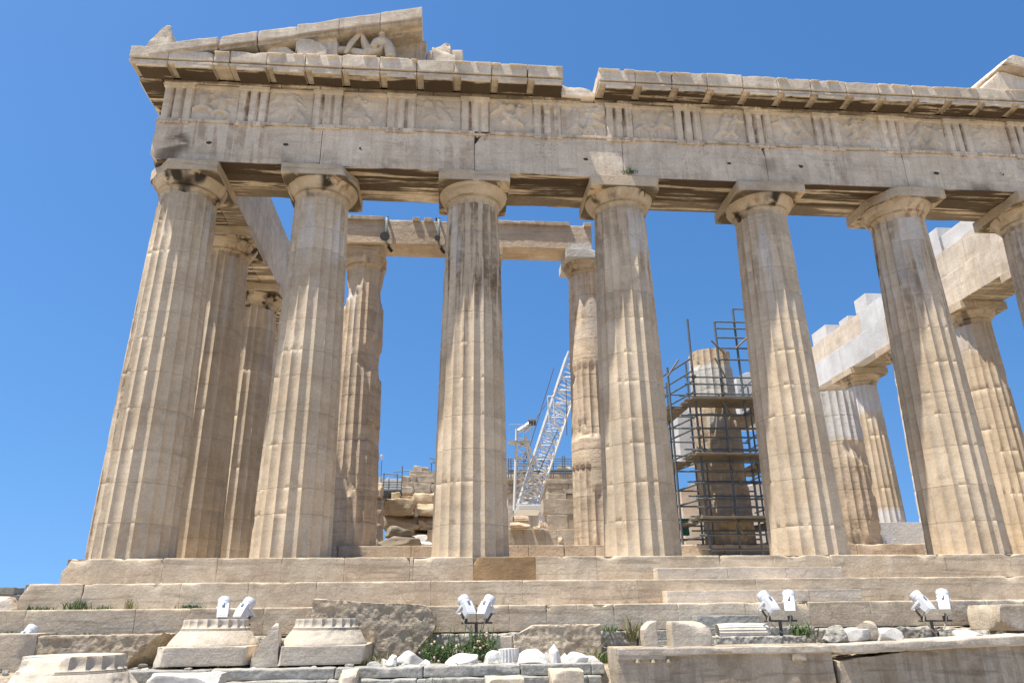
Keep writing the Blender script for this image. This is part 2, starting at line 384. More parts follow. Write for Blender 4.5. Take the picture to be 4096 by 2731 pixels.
def capital(cx, cy, zn, rn, ab, seed, neck=.19, ech=.30, abh=.345, abw=None, fl=.06, annh=.075, flip=False, breaks=(), new=0., abchip=.07, zoff=0., seg=72, crust=.6, ab_new=0., ech_cut=None):
    """fluted neck, annulets, echinus and square abacus; zn = joint under the neck"""
    m = MB(); rg = np.random.default_rng(seed)
    za = zn+neck; zb = za+annh; zc = zb+ech; re = ab*.985
    n = 160; th = np.arange(n)*2*math.pi/n; t = (np.arange(n) % 8)/8; t = np.where(t > .5, 1-t, t)
    rows = [(rn-.012, zn, 1), (rn-.004, zn+.012, 1), (rn, zn+.05, 1), (rn*1.004, zn+neck*.6, 1), (rn*1.015, zn+neck*.82, .8), (rn*1.03, za, .15)]
    V = []
    for (r, z, f) in rows:
        rr = r*(1-fl*f*(1-(1-2*t)**2)); V.append(np.stack([cx+rr*np.cos(th), cy+rr*np.sin(th), np.full(n, z)], 1))
    ann = [(1.035, 0), (1.05, .012), (1.032, .018), (1.058, .032), (1.045, .038), (1.068, .052), (1.055, .058), (1.075, .075)]
    for (k, dz) in ann: V.append(np.stack([cx+rn*k*np.cos(th), cy+rn*k*np.sin(th), np.full(n, za+dz*annh/.075)], 1))
    ra = rn*1.075
    for k in range(1, 15):
        s = k/14; r = ra+(re-ra)*(1-(1-s)**1.22)*(1 if s < .9 else 1-.02*((s-.9)/.1)**2)
        z = zb+(zc-zb)*s
        V.append(np.stack([cx+r*np.cos(th), cy+r*np.sin(th), np.full(n, z)], 1))
    m_ = len(V); V = np.concatenate(V)
    dl = fbm(V, 2.3, seed+1, 4); inward = np.stack([cx-V[:, 0], cy-V[:, 1], np.zeros(len(V))], 1)
    V = V+inward*(np.clip((dl-.18)/.5, 0, 1)**1.4*.10)[:, None]
    crz = np.clip((V[:, 2]-za)/(zc-za), 0, 1)
    i = np.arange(m_-1)[:, None]*n; k = np.arange(n)[None]; k2 = (k+1) % n
    F = np.stack([i+k, i+k2, i+n+k2, i+n+k], -1).reshape(-1, 4)
    pat = sstep(.1, .4, fbm(V, 1.3, seed+9, 3)); grooves = np.zeros(len(V))
    for q in (8, 10, 12): grooves[q*n:(q+1)*n] = .6
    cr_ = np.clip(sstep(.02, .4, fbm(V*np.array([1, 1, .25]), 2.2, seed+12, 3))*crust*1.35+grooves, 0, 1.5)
    wr = np.stack([np.ones(len(V)), cr_, pat*.8, np.full(len(V), new)], 1)
    m.add(V, F, wr)
    pl = [(n_, (cx+p[0], cy+p[1], zc+p[2])) for (n_, p) in breaks]
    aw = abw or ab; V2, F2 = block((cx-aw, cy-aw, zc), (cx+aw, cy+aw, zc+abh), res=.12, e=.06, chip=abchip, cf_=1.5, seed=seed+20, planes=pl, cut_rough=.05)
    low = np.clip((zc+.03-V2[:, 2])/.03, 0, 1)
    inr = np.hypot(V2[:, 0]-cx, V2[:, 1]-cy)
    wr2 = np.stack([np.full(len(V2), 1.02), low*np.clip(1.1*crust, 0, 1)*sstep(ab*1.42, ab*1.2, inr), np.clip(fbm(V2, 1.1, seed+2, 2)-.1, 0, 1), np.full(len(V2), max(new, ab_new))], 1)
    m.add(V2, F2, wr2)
    if flip:
        mid = zn+zc+abh
        m.V = [np.stack([v[:, 0], v[:, 1], mid-v[:, 2]], 1) for v in m.V]; m.F = [f[:, ::-1] for f in m.F]
        lid = len(m.V[0]); 
        top = np.concatenate([m.V[0][:n], [[cx, cy, mid-zn]]])
        tri = np.stack([np.arange(n), (np.arange(n)+1) % n, np.full(n, n)], 1); m.add(top, [tri])
    return m

def patfun(seed, zlo, zhi, amt, side=None, base=0.):
    def f(P):
        v = base+amt*sstep(zlo, zhi, P[:, 2]+1.1*vnoise(P, .7, seed))*np.clip(.55+fbm(P*np.array([1, 1, .4]), .9, seed+1, 3)*1.3, 0, 1)
        if side is not None:
            v = v+side[1]*sstep(side[0], side[0]-.35, P[:, 0])*np.clip(.6+vnoise(P, .6, seed+4), 0, 1)
        return np.clip(v, 0, 1)
    return f

# side mapping: 'E' front (s=x, d=y), 'S' left flank (s=y, d=x), 'N' right flank (s=y, d=30.88-x)
def side_map(V, F, sd):
    V = np.asarray(V)
    if sd == 'E': return V, F
    if sd == 'S': return np.stack([V[:, 1], V[:, 0], V[:, 2]], 1), F[:, ::-1]
    return np.stack([30.88-V[:, 1], V[:, 0], V[:, 2]], 1), F

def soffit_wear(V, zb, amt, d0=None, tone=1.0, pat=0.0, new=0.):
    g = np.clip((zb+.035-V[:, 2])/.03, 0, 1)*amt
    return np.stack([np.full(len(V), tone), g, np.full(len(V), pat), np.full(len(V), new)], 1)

# =================================================================== SETTING: ground
def ground():
    xs = np.concatenate([[-600, -250, -100, -50, -25], np.arange(-14, 40.1, .7), [50, 70, 110, 250, 600]])
    ys = np.concatenate([[-600, -250, -100, -60, -40, -30, -24], np.arange(-20, 1.6, .35), np.arange(2, 61, 3), [80, 120, 250, 700]])
    X, Y = np.meshgrid(xs, ys, indexing='ij'); P = np.stack([X, Y, X*0], -1).reshape(-1, 3)
    y = P[:, 1]
    z = np.interp(y, [-12, -6, -3.9, -3.72, -3.6, -1.2, 0], [-2.9, -2.85, -2.75, -2.70, -2.16, -2.14, -2.2])
    z = np.where(y > .5, -2.3, z)
    near = np.exp(-((np.clip(np.abs(P[:, 0]-10)-20, 0, 999))/20)**2)
    z = z + .05*fbm(P, 1.1, 3, 3)*near
    z = np.where(np.abs(P[:, 0]) > 200, z-1.5, z); P[:, 2] = z
    n = len(ys); i = np.arange(len(xs)-1)[:, None]*n; k = np.arange(n-1)[None]
    F = np.stack([i+k, i+n+k, i+n+k+1, i+k+1], -1).reshape(-1, 4)
    m = MB().add(P, F); return tag(build('ground', m, M_GROUND, base=(0, 0, 0)), kind='structure')
ground()

# =================================================================== TEMPLE (outer colonnade)
temple = empty('temple', (15.44, 0, -1.6))
tag(temple, 'large ruined marble temple front with fluted columns, carved frieze and broken gable', 'temple')

# ---- steps
def step(name, y0, zt, zb, x0, x1, joints, seed, ret=30, chip=.19, extra=()):
    core = MB()
    V, F = block((x0+.06, y0+.05, zb-.02), (x1-.06, y0+1.3, zt-.006), res=.6, e=.05, chip=.0, seed=seed); core.add(V, F, (.55, .3, 0, 0))
    V, F = block((x0, y0+1.28, zb), (x0+1.2, ret, zt-.01), res=.7, e=.05, chip=.04, seed=seed+1); core.add(V, F)
    V, F = block((x1-1.2, y0+1.28, zb), (x1, ret, zt-.01), res=.7, e=.05, chip=.04, seed=seed+2); core.add(V, F)
    o = build(name, core, M_STEP, temple)
    js = [x0]+list(joints)+[x1]; rg = np.random.default_rng(seed)
    for k in range(len(js)-1):
        m = MB(); a, b = js[k]+.0015, js[k+1]-.0015
        dy = rg.uniform(-.004, .004); tone = 1+rg.uniform(-.045, .045)
        pl = [((-1, -.3, .5), (x0+.12, y0, zt-.03))] if k == 0 else []
        for (kk, n_, p_) in extra:
            if kk == k: pl.append((n_, p_))
        V, F = block((a, y0+dy, zb), (b, y0+1.25, zt+rg.uniform(-.004, .003)), res=.09, e=.055, r=.016, chip=chip, cf_=2.3, rough=.01, seed=seed*7+k, planes=pl, cut_rough=.03, topr=.0025)
        w = np.tile([tone, 0, .12*rg.random(), 0], (len(V), 1))
        lowc = np.clip((zb+.1-V[:, 2])/.1, 0, 1); w[:, 2] += lowc*.35
        if (seed, k) == (1, 7): w[:, 2] = .0; w[:, 0] = .80
        m.add(V, F, w); blk = build('step_block', m, M_RUSTY if (seed, k) == (1, 7) else M_STEP, o)
        if (seed, k) == (1, 7): blk['label'] = 'rust brown block in the top step'
    return o
M_RUSTY = stone('rusty_marble', (.46, .32, .18), (.40, .26, .13), veins=.3)
step('top_step', 0.0, 0.0, -.55, 0.0, 30.88, [2.13, 3.3, 4.72, 6.11, 7.58, 7.66, 9.03, 10.47, 11.91, 14.87, 16.19, 17.62, 18.98, 20.51, 21.89, 24.2, 26.8, 29], 1)
step('middle_step', -.70, -.555, -1.068, -.42, 31.58, [.82, 2.81, 4.21, 5.64, 8.09, 10.1, 12.68, 15.4, 18.3, 20.52, 22.7, 25.5, 28.4], 2)
step('bottom_step', -1.40, -1.073, -1.583, -1.4, 32.28, [.14, 2.23, 3.3, 4.74, 6.9, 9.05, 9.74, 10.51, 11.17, 11.95, 13.34, 14.81, 16.23, 17.61, 20.3, 23, 26, 29], 3)
# interior floor
m = MB(); V, F = block((1.1, 1.2, -.5), (29.8, 40, -.012), res=2.5, e=.1, chip=.0); m.add(V, F); build('floor', m, M_STEP, temple)
# added half-height steps of paler stone
for nm, x0, x1, y0, zt, zb, js in (('half_step', 13.24, 17.67, -.36, -.295, -.55, [14.9, 16.3]), ('half_step', 13.22, 17.66, -1.06, -.815, -1.068, [15.2, 16.45])):
    m = MB(); q = [x0]+js+[x1]
    for k in range(3):
        V, F = block((q[k]+.002, y0, zb), (q[k+1]-.002, y0+.4, zt), res=.2, e=.03, r=.006, chip=.012, seed=50+k, rough=.002); m.add(V, F, (1.1, 0, 0, .22))
    build(nm, m, M_STEP, temple)['label'] = 'smooth pale half step added in front of the old step'

# ---- columns
capbreak = {0: [((-1, -1, .1), (-.55, -.75, .1))], 1: [((1, -.55, .2), (.72, -.9, .2)), ((1, -1, 0), (.83, -.83, .1))], 2: [((0, -1, .4), (0, -1.03, .33))], 3: [((1, -1, -.2), (.93, -.93, 0))], 5: [((-1, -.55, .1), (-.62, -.85, .2))]}
for i, x in enumerate(COLX):
    corner = i in (0, 7); r0 = .972 if corner else .9525; r1 = .76 if corner else .741
    pf = [patfun(3, 6.5, 9, .6, (x-.30, 1.3), .02), patfun(5, 7.4, 9.4, .8, None, .0), patfun(8, 3.6, 7.2, 1.05), patfun(9, 5.2, 8.4, 1.0),
          patfun(10, 6.5, 9.0, .9), patfun(11, 5.5, 8.6, 1.0), patfun(12, 6, 9, .6), patfun(13, 7, 9, .5)][i]
    m = MB(); V, F, w = shaft(x, 1.02, 0.002, 9.57, r0, r1, 30+i, drums=11, dz=.11, chip=.026, rot=math.pi/2+(.0 if i % 2 else .02), patina=pf)
    if i == 0:
        m_ = sstep(x-.45, x-.75, V[:, 0])*sstep(-.1, .35, fbm(V*np.array([1, 1, .5]), 1.3, 77, 3)); w[:, 0] *= 1+.3*m_
    m.add(V, F, w); col = build('column', m, M_COL, temple)
    if i == 0: col['label'] = 'corner column with white and brown flaking on its outer side'
    if i == 2: col['label'] = 'column with long dark brown rain streaks from the top'
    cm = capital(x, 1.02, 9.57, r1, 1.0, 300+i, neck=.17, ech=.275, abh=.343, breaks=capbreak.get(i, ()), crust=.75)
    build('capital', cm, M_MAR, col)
# flank columns
for sd, cnt in (('S', 6), ('N', 6)):
    for k in range(cnt):
        y = 4.70+4.29*k; x = 1.02 if sd == 'S' else 29.86
        m = MB(); V, F, w = shaft(x, y, 0.002, 9.57, .9525, .741, 60+k+(20 if sd == 'N' else 0), drums=11, seg=6 if k > 1 else 8, dz=.2,
                                  chip=.04, spall=.25 if (sd, k) == ('N', 2) else 0, patina=patfun(20+k, 6.5, 9.2, .5 if sd == 'S' else .25),
                                  white=[(8.05, 9.6, 0, 6.29, .9), (2.3, 3.2, 2.6, 5.6, .95), (0, 1.5, 3.0, 5.2, .8)] if (sd, k) == ('N', 3) else ([(1, 4.6, 2.4, 4.2, .9), (6, 7.3, 2.4, 4.2, .9)] if (sd, k) == ('N', 2) else ()), rot=math.pi/2)
        m.add(V, F, w); col = build('column', m, M_COL, temple)
        cm = capital(x, y, 9.57, .741, 1.0, 340+k+(20 if sd == 'N' else 0), neck=.17, ech=.275, abh=.343, crust=.95 if sd == 'S' else .5); build('capital', cm, M_MAR, col)

# ---- architrave
notches = {2: [((1, -.3, 1.0), (8.97-.0, A, 11.62))], 1: []}
def architrave(sd, joints, seed, new=None, ztop=TA, inner=True):
    for k in range(len(joints)-1):
        m = MB(); a, b = joints[k]+.006, joints[k+1]-.006; rg = np.random.default_rng(seed+k)
        tone = 1+rg.uniform(-.06, .05)
        for q, (d0, d1) in enumerate(((A, A+.585), (A+.60, A+1.175), (A+1.19, A+1.77))):
            pl = []
            if sd == 'E' and q == 0 and k == 2: pl = [((-1.1, -.25, .9), (joints[k]+.25, A, 11.66))]
            if sd == 'E' and q == 0 and k == 3: pl = [((1.2, -.25, .6), (joints[k+1]-.08, A, 11.5))]
            if sd == 'E' and q == 0 and k == 0: pl = [((-1, -.5, -.9), (A+.05, A+.05, 10.56)), ((-1, -.9, .15), (A+.02, A, 11.3))]
            V, F = block((a, d0, H+.001), (b, d1, 11.70 if q == 0 else ztop), res=.14, e=.06, r=.01, chip=.06 if q == 0 else .05, cf_=1.7, rough=.008, rf=3, seed=seed+k*5+q, planes=pl, cut_rough=.06)
            nw = 0 if new is None else new(k, q)
            w = soffit_wear(V, H, (1., .95, .72)[q] if sd != 'N' else .6, tone=tone, pat=.2, new=nw)
            if nw: w[:, 1] *= .2
            # smoke and lichen on the lower arris and around the joints
            w[:, 2] += .35*sstep(.0, .4, fbm(V, .8, seed+k+3, 3))*(d0 == A); w[:, 1] += .7*sstep(.12, .4, fbm(V*np.array([1, 1, 1.6]), 1.1, seed+k+31, 4))*sstep(10.95, 10.45, V[:, 2])*(q == 0)
            if sd == 'E' and k == 0: w[:, 1] += .75*sstep(.5, .1, np.abs(V[:, 0]-.75-.25*(V[:, 2]-11))+.3*vnoise(V, 2.5, 5))*(q == 0)
            if sd == 'E': w[:, 1] += .4*sstep(.32, .5, fbm(V, 1.2, seed+9, 4))*(q == 0)*sstep(.7, .0, np.minimum(np.abs(V[:, 0]-joints[k]), np.abs(V[:, 0]-joints[k+1])))
            V, F = side_map(V, F, sd); m.add(V, F, w)
        if sd != 'N' or True:   # taenia
            for s0, s1 in ((a, (a+b)/2-.003), ((a+b)/2+.003, b)):
                pl = [((-1.1, 0, .9), (joints[k]+.42, A, 11.72))] if sd == 'E' and k == 2 and s0 == a else []
                V, F = block((s0, A-.055, 11.702), (s1, A+.5, TA), res=.12, e=.03, r=.006, chip=.035, cf_=2.3, seed=seed+77+k, planes=pl, cut_rough=.04)
                w = soffit_wear(V, 11.70, .3, tone=tone, pat=.55); V, F = side_map(V, F, sd); m.add(V, F, w)
        d = m
        if sd == 'E':
            # dowel holes once holding shields: flat dark discs paint in their shade
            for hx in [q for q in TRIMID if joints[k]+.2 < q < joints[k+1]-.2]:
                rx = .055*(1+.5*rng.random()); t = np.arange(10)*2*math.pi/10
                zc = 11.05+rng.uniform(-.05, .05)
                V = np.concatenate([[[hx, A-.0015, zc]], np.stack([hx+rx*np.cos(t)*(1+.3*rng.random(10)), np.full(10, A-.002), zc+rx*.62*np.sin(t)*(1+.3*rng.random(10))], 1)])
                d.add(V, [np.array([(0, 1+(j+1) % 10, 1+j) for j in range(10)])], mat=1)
                if rng.random() < .8:      # rows of peg holes of the lost bronze letters, hole shade painted as dark diamonds
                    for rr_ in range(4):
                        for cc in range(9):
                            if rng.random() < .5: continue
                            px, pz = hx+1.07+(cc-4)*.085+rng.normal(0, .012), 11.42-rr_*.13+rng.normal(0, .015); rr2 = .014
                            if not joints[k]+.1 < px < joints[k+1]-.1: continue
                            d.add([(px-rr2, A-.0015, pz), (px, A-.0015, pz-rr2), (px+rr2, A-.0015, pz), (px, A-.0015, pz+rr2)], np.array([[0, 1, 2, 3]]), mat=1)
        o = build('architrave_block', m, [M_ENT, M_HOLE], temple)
        if sd == 'E':
            for rx in TRIG:
                if not (joints[k] < rx <= joints[k+1] + (.1 if k == 6 else 0)): continue
                if rng.random() < .12: continue
                g = MB(); wd = .845
                V, F = block((rx-wd/2, A-.05, 11.645), (rx+wd/2, A+.05, 11.704), res=.1, e=.02, r=.006, chip=.03, cf_=3, seed=int(rx*10), rough=.003); g.add(V, F, (1, .0, .6, 0))
                for q in range(6):
                    if rng.random() < .18: continue
                    gx = rx-wd/2+wd*(q+.5)/6; hh = .035+.02*rng.random()
                    V, F = tube((gx, A-.012, 11.65), (gx, A-.012, 11.65-hh), .022, 7, .034); g.add(V, F, (1, .1, .7, 0))
                build('regula', g, M_ENT, o)
M_HOLE = plain('painted_hole_shade', (.055, .045, .035), .9)  # flat dark colour standing in for the shade inside the holes
TRIG = [.62, 2.69, 4.77, 6.87, 9.0, 11.12, 13.27, 15.36, 17.55, 19.69, 21.8, 23.90, 26.0, 28.15, 30.26]
TRIMID = [(TRIG[k]+TRIG[k+1])/2 for k in range(14)]
architrave('E', [A]+COLX[1:7]+[30.74], 500)
FY = [4.70+4.29*k for k in range(6)]
architrave('S', [1.95]+FY[:5]+[FY[5]+1], 540)
architrave('N', [1.95]+FY[:5]+[FY[5]+1], 580, new=lambda k, q: .95 if (k in (3, 4) and q == 2) else (.55 if k == 4 else 0))

# ---- frieze
m = MB()
for a, b in ((A+.13, 8.9), (8.9, 17.5), (17.5, 30.74-.13)):
    V, F = block((a, A+.13, TA+.002), (b, A+1.75, TF), res=.5, e=.05, chip=.02, seed=9); m.add(V, F)
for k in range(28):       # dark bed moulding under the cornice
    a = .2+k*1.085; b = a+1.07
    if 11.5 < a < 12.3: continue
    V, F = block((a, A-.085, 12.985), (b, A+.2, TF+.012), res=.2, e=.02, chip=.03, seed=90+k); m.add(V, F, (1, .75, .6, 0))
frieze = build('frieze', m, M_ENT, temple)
# inner backing courses of the flanks
for sd, y1, sd_ in (('S', 12.5, 610), ('N', 21.3, 640)):
    y = 2.0; k = 0
    while y < y1:
        L_ = [1.25, 1.5, 1.1, 1.4][k % 4]; m = MB()
        nw = 0
        if sd == 'N': nw = .95 if (8.5 < y < 9.6 or 11.8 < y < 15.0 or y > 20) else 0
        V, F = block((y+.006, A+.12, TA+.003), (min(y+L_, y1)-.006, A+1.74, 12.87-(.05*rng.random() if sd == 'N' and not nw else 0)), res=.16, e=.06, chip=.06 if not nw else .01, seed=sd_+k)
        w = np.tile([1+rng.uniform(-.05, .06), 0, .1, nw], (len(V), 1)); V, F = side_map(V, F, sd); m.add(V, F, w)
        build('backing_block', m, M_ENT, temple); y += L_; k += 1
for y0, y1, zt in ((6.0, 8.4, 13.55), (8.55, 9.5, 14.05), (14.44, 15.5, 13.6), (18.6, 20.2, 13.55), (16.3, 17.2, 13.15)):
    m = MB(); V, F = block((y0, A+.6, 12.875), (y1, A+1.7, zt), res=.2, e=.03, r=.006, chip=.02, seed=int(y0*3)); V, F = side_map(V, F, 'N'); m.add(V, F, (1.05, 0, 0, .8))
    build('backing_block', m, M_ENT, temple)['label'] = 'new pale block on top of the right flank wall'

def triglyph(cx, seed, sd='E', w=.845):
    d0 = A-.012; dp = .10
    u = np.array([0, .035, .07, .14, .20, .265, .33, .345, .40, .465, .53, .535, .60, .655, .67, .735, .80, .86, .93, .965, 1.0])
    def prof(s):
        y = np.zeros_like(s)
        for c in (1/3, 2/3): y = np.maximum(y, np.clip(1-np.abs(s-c)/.085, 0, 1))
        y = np.maximum(y, np.clip(1-s/.055, 0, 1)); y = np.maximum(y, np.clip(1-(1-s)/.055, 0, 1)); return y
    u = np.unique(np.concatenate([np.linspace(0, 1, 33), u])); n = len(u)
    zs = np.concatenate([np.linspace(TA+.002, 12.82, 16), [12.85, 12.865, 12.87, 12.93, 12.99]])
    g = np.concatenate([np.ones(16), [.75, .3, 0, 0, 0]])
    V = []
    for z, gg in zip(zs, g):
        V.append(np.stack([cx-w/2+w*u, d0+dp*prof(u)*gg-(0.018 if z > 12.868 else 0), np.full(n, z)], 1))
    V = np.concatenate(V); dl = fbm(V, 3.0, seed, 4)
    V[:, 1] += np.clip((dl-.22)/.5, 0, 1)*.06+.004*vnoise(V, 9, seed)
    m_ = len(zs); i = np.arange(m_-1)[:, None]*n; k = np.arange(n-1)[None]
    F = np.stack([i+k, i+k+1, i+n+k+1, i+n+k], -1).reshape(-1, 4)
    B = V.copy(); B[:, 1] = d0+.25
    m = MB()
    uu = (V[:, 0]-cx+w/2)/w
    wr = np.stack([np.full(len(V), 1.05+.06*vnoise(np.array([[cx, 0, 0.]]), 5, seed)[0]), .75*sstep(.02, .07, V[:, 1]-d0)*sstep(12.3, 12.8, V[:, 2]+.5*vnoise(V, 2, seed+2)), .2+.75*sstep(.02, .06, V[:, 1]-d0), 0*uu], 1)
    m.add(V, F, wr)
    # returns
    for e in (0, n-1):
        f = V[e::n]; b = f.copy(); b[:, 1] = d0+.25; q = len(f); W_ = np.concatenate([f, b]); kk = np.arange(q-1)
        FF = np.stack([kk, kk+q, kk+q+1, kk+1], 1); m.add(W_, FF if e == 0 else FF[:, ::-1], (1, .1, .4, 0))
    return m
for k, tx in enumerate(TRIG): build('triglyph', triglyph(tx, 700+k), M_ENT, frieze, smooth=30)

def metope(x0, x1, seed, strong=1.0, jag=False):
    n = 56 if not jag else 80; xs = np.linspace(x0, x1, n); zs = np.linspace(TA+.002, 13.0, n); X, Z = np.meshgrid(xs, zs, indexing='ij')
    rg = np.random.default_rng(seed); w = x1-x0; hgt = 13.0-TA; cx = (x0+x1)/2
    rel = np.zeros_like(X)
    def caps(p, q, r0, r1, hh):
        nonlocal rel
        p, q = np.array(p), np.array(q); d = q-p; L2 = d@d+1e-9
        t = np.clip(((X-p[0])*d[0]+(Z-p[1])*d[1])/L2, 0, 1); dist = np.hypot(X-p[0]-t*d[0], Z-p[1]-t*d[1]); r = r0+(r1-r0)*t
        v = hh*np.sqrt(np.clip(1-(dist/r)**2, 0, 1)); rel = np.maximum(rel, v)
    b = TA+.1
    for fig in range(rg.integers(1, 3)+1):
        fx = x0+w*rg.uniform(.22, .8); lean = rg.uniform(-.28, .28); hip = (fx, b+.42+rg.uniform(-.08, .1)); sh = (fx+lean, hip[1]+.38)
        hh = strong*rg.uniform(.085, .14)
        caps(hip, sh, .13, .15, hh); caps((sh[0]+lean*.1, sh[1]+.1), (sh[0]+lean*.25, sh[1]+.16), .085, .08, hh*.8)
        for sgn in (-1, 1):
            kn = (hip[0]+sgn*rg.uniform(.12, .3), hip[1]-rg.uniform(.12, .25)); ft = (kn[0]+sgn*rg.uniform(-.12, .08), b+rg.uniform(0, .06))
            caps(hip, kn, .09, .07, hh*.85); caps(kn, ft, .065, .045, hh*.7)
            if rg.random() < .7:
                el = (sh[0]+sgn*rg.uniform(.15, .26), sh[1]+rg.uniform(-.22, .12)); caps(sh, el, .06, .05, hh*.7); caps(el, (el[0]+sgn*.12, el[1]+rg.uniform(-.18, .2)), .05, .035, hh*.5)
    P = np.stack([X, X*0, Z], -1).reshape(-1, 3)
    er = fbm(P, 2.1, seed, 4).reshape(X.shape)
    rel = rel*np.clip(.75-er*1.2, .1, 1) + .012*fbm(P, 5, seed+4, 3).reshape(X.shape)
    if jag:
        f = sstep(x0+w*.5, x0+w*.6, X+.12*er)
        rel = rel*.55 + f*(.06+.15*np.abs(fbm(P, 3.2, seed+8, 5).reshape(X.shape)))*sstep(.05, .25, fbm(P*np.array([1, 1, 1.8]), 1.6, seed+9, 3).reshape(X.shape)+.15)
    Yv = A+.085-rel
    top = Z > 12.9; Yv = np.where(top, A+.035, Yv)
    V = np.stack([X, Yv, Z], -1).reshape(-1, 3); i = np.arange(n-1)[:, None]*n; k = np.arange(n-1)[None]
    F = np.stack([i+k, i+n+k, i+n+k+1, i+k+1], -1).reshape(-1, 4)
    wr = np.stack([np.full(len(V), .97), .12*sstep(.3, .6, er.ravel()), .25*sstep(0, .5, er.ravel()), np.zeros(len(V))], 1)
    return MB().add(V, F, wr)
for k in range(14):
    a, b = TRIG[k]+.4225+.004, TRIG[k+1]-.4225-.004
    o = build('metope', metope(a, b, 800+k*3, strong=[1.1, .55, .7, .75, 1.15, 1.2, .6, .8, .7, 1.1, .8, .6, 1.2, .9][k], jag=k == 5), M_ENT, frieze, smooth=60)
    if k == 5: o['label'] = 'relief panel with jagged sunlit figure remains under the cornice gap'

# ---- cornice
def cornice(sd, a, b, seed, top=13.66, via='L', erode=.05, lip=True, d0=-.56, mut=True):
    rg = np.random.default_rng(seed); m = MB(); a += .007; b -= .007
    tone = 1+rg.uniform(-.05, .06)
    V, F = block((a, d0+rg.uniform(-.012, .012), 13.262), (b, 1.25, top), res=.09, e=.05, r=.012, chip=.05+erode, cf_=2.2, rough=.01, seed=seed, cut_rough=.03)
    V[:, 2] -= np.clip((V[:, 2]-13.5)/.16, 0, 1)*np.clip(fbm(V*np.array([1, .6, 0]), 1.9, seed+1, 3)-.05, 0, 1)*erode*2.2
    w = np.tile([tone, 0, .15, 0], (len(V), 1)); V, F = side_map(V, F, sd); m.add(V, F, w)
    V, F = block((a, d0+.16, 13.195), (b, 1.2, 13.275), res=.4, e=.01, chip=0, seed=seed); V, F = side_map(V, F, sd); m.add(V, F, (.5, 1.7, 0, 0))  # slit core, coloured dark to paint in the shadow line
    V, F = block((a, d0+.022, 13.135), (b, .1, 13.208), res=.1, e=.02, r=.006, chip=.03, cf_=3, seed=seed+2); w = soffit_wear(V, 13.135, .25, tone=tone*1.05, pat=.25); V, F = side_map(V, F, sd); m.add(V, F, w)
    V, F = block((a, A+.1, 13.055), (b, 1.2, 13.2), res=.4, e=.01, chip=0, seed=seed); V, F = side_map(V, F, sd); m.add(V, F)
    if lip:     # remains of the crowning moulding
        s = a
        while s < b-.1:
            l = rg.uniform(.25, .75); e_ = min(s+l, b)
            if rg.random() < .62:
                V, F = block((s, d0-.05, top-.085), (e_, d0+.3, top-.03), res=.09, e=.03, r=.012, chip=.06, cf_=3.5, seed=seed+int(s*9), rough=.012)
                V, F = side_map(V, F, sd); m.add(V, F, (tone*1.03, 0, .1, 0))
            s = e_+rg.uniform(.08, .4)
    o = build('cornice_block', m, M_ENT, temple, smooth=35)
    if mut and b-a > .7:
        q = MB(); s0 = a+.19 if via == 'L' else a+.02
        V, F = block((s0, d0+.03, 13.035), (b-.015, .05, 13.14), res=.06, e=.03, r=.008, chip=.05, cf_=3.2, rough=.006, seed=seed+5,
                     planes=[((.9, -.7, -.2), (b-.10+.08*rg.random(), d0+.05, 13.05))], cut_rough=.03)
        w = np.stack([np.full(len(V), 1.), np.clip((13.065-V[:, 2])/.03, 0, 1)*(1.05+.35*rg.random())+.12, np.full(len(V), .7), np.zeros(len(V))], 1)
        w[:, 1] *= sstep(d0+.06, d0+.11, V[:, 1]+.06*vnoise(V, 6, seed)); w[:, 2] *= sstep(d0+.04, d0+.1, V[:, 1])
        V, F = side_map(V, F, sd); q.add(V, F, w)
        build('mutule', q, M_ENT, o)
    return o
CJ = [-.56, .47, 1.69, 2.12, 3.13, 4.19, 5.21, 6.27, 7.31, 8.37, 9.44, 10.49, 11.52]
for k in range(len(CJ)-1):
    cornice('E', CJ[k], CJ[k+1], 900+k, top=[13.63, 13.59, 13.6, 13.63, 13.64, 13.66, 13.7, 13.67, 13.68, 13.68, 13.67, 13.66][k], erode=[.01, .06, .05, .04, .03, .03, .05, .05, .05, .05, .04, .06][k], lip=k not in (0, 1))
CJ2 = [12.57, 13.64, 14.73, 15.8, 16.88, 17.95, 18.98, 20.08, 21.1, 22.14, 23.18, 24.25, 25.35, 26.4, 27.5, 28.6, 29.7, 31.44]
for k in range(len(CJ2)-1): cornice('E', CJ2[k], CJ2[k+1], 940+k, top=[13.67, 13.65, 13.66, 13.68, 13.67, 13.65, 13.64, 13.63, 13.62, 13.6, 13.62, 13.65][min(k, 11)], erode=.07)
for k in range(5): cornice('S', .95+1.07*k, 2.02+1.07*k, 980+k, top=13.62, erode=.05, lip=False)
m = MB()
for y0 in (.12, 1.0):
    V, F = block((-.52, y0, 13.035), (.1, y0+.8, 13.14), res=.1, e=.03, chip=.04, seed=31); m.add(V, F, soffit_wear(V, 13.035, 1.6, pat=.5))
build('corner_mutule', m, M_ENT, temple)
# stub left in the gap
m = MB(); V, F = block((11.53, -.02, 13.06), (12.55, 1.2, 13.5), res=.08, e=.08, r=.03, chip=.16, cf_=2, rough=.03, seed=33, planes=[((.25, -.5, 1), (12.0, .05, 13.42)), ((.7, -.3, .8), (12.35, .1, 13.4))], cut_rough=.06); m.add(V, F, (1.12, 0, .05, .1))
build('cornice_block', m, M_ENT, temple, smooth=25)['label'] = 'broken stub of cornice in the gap'

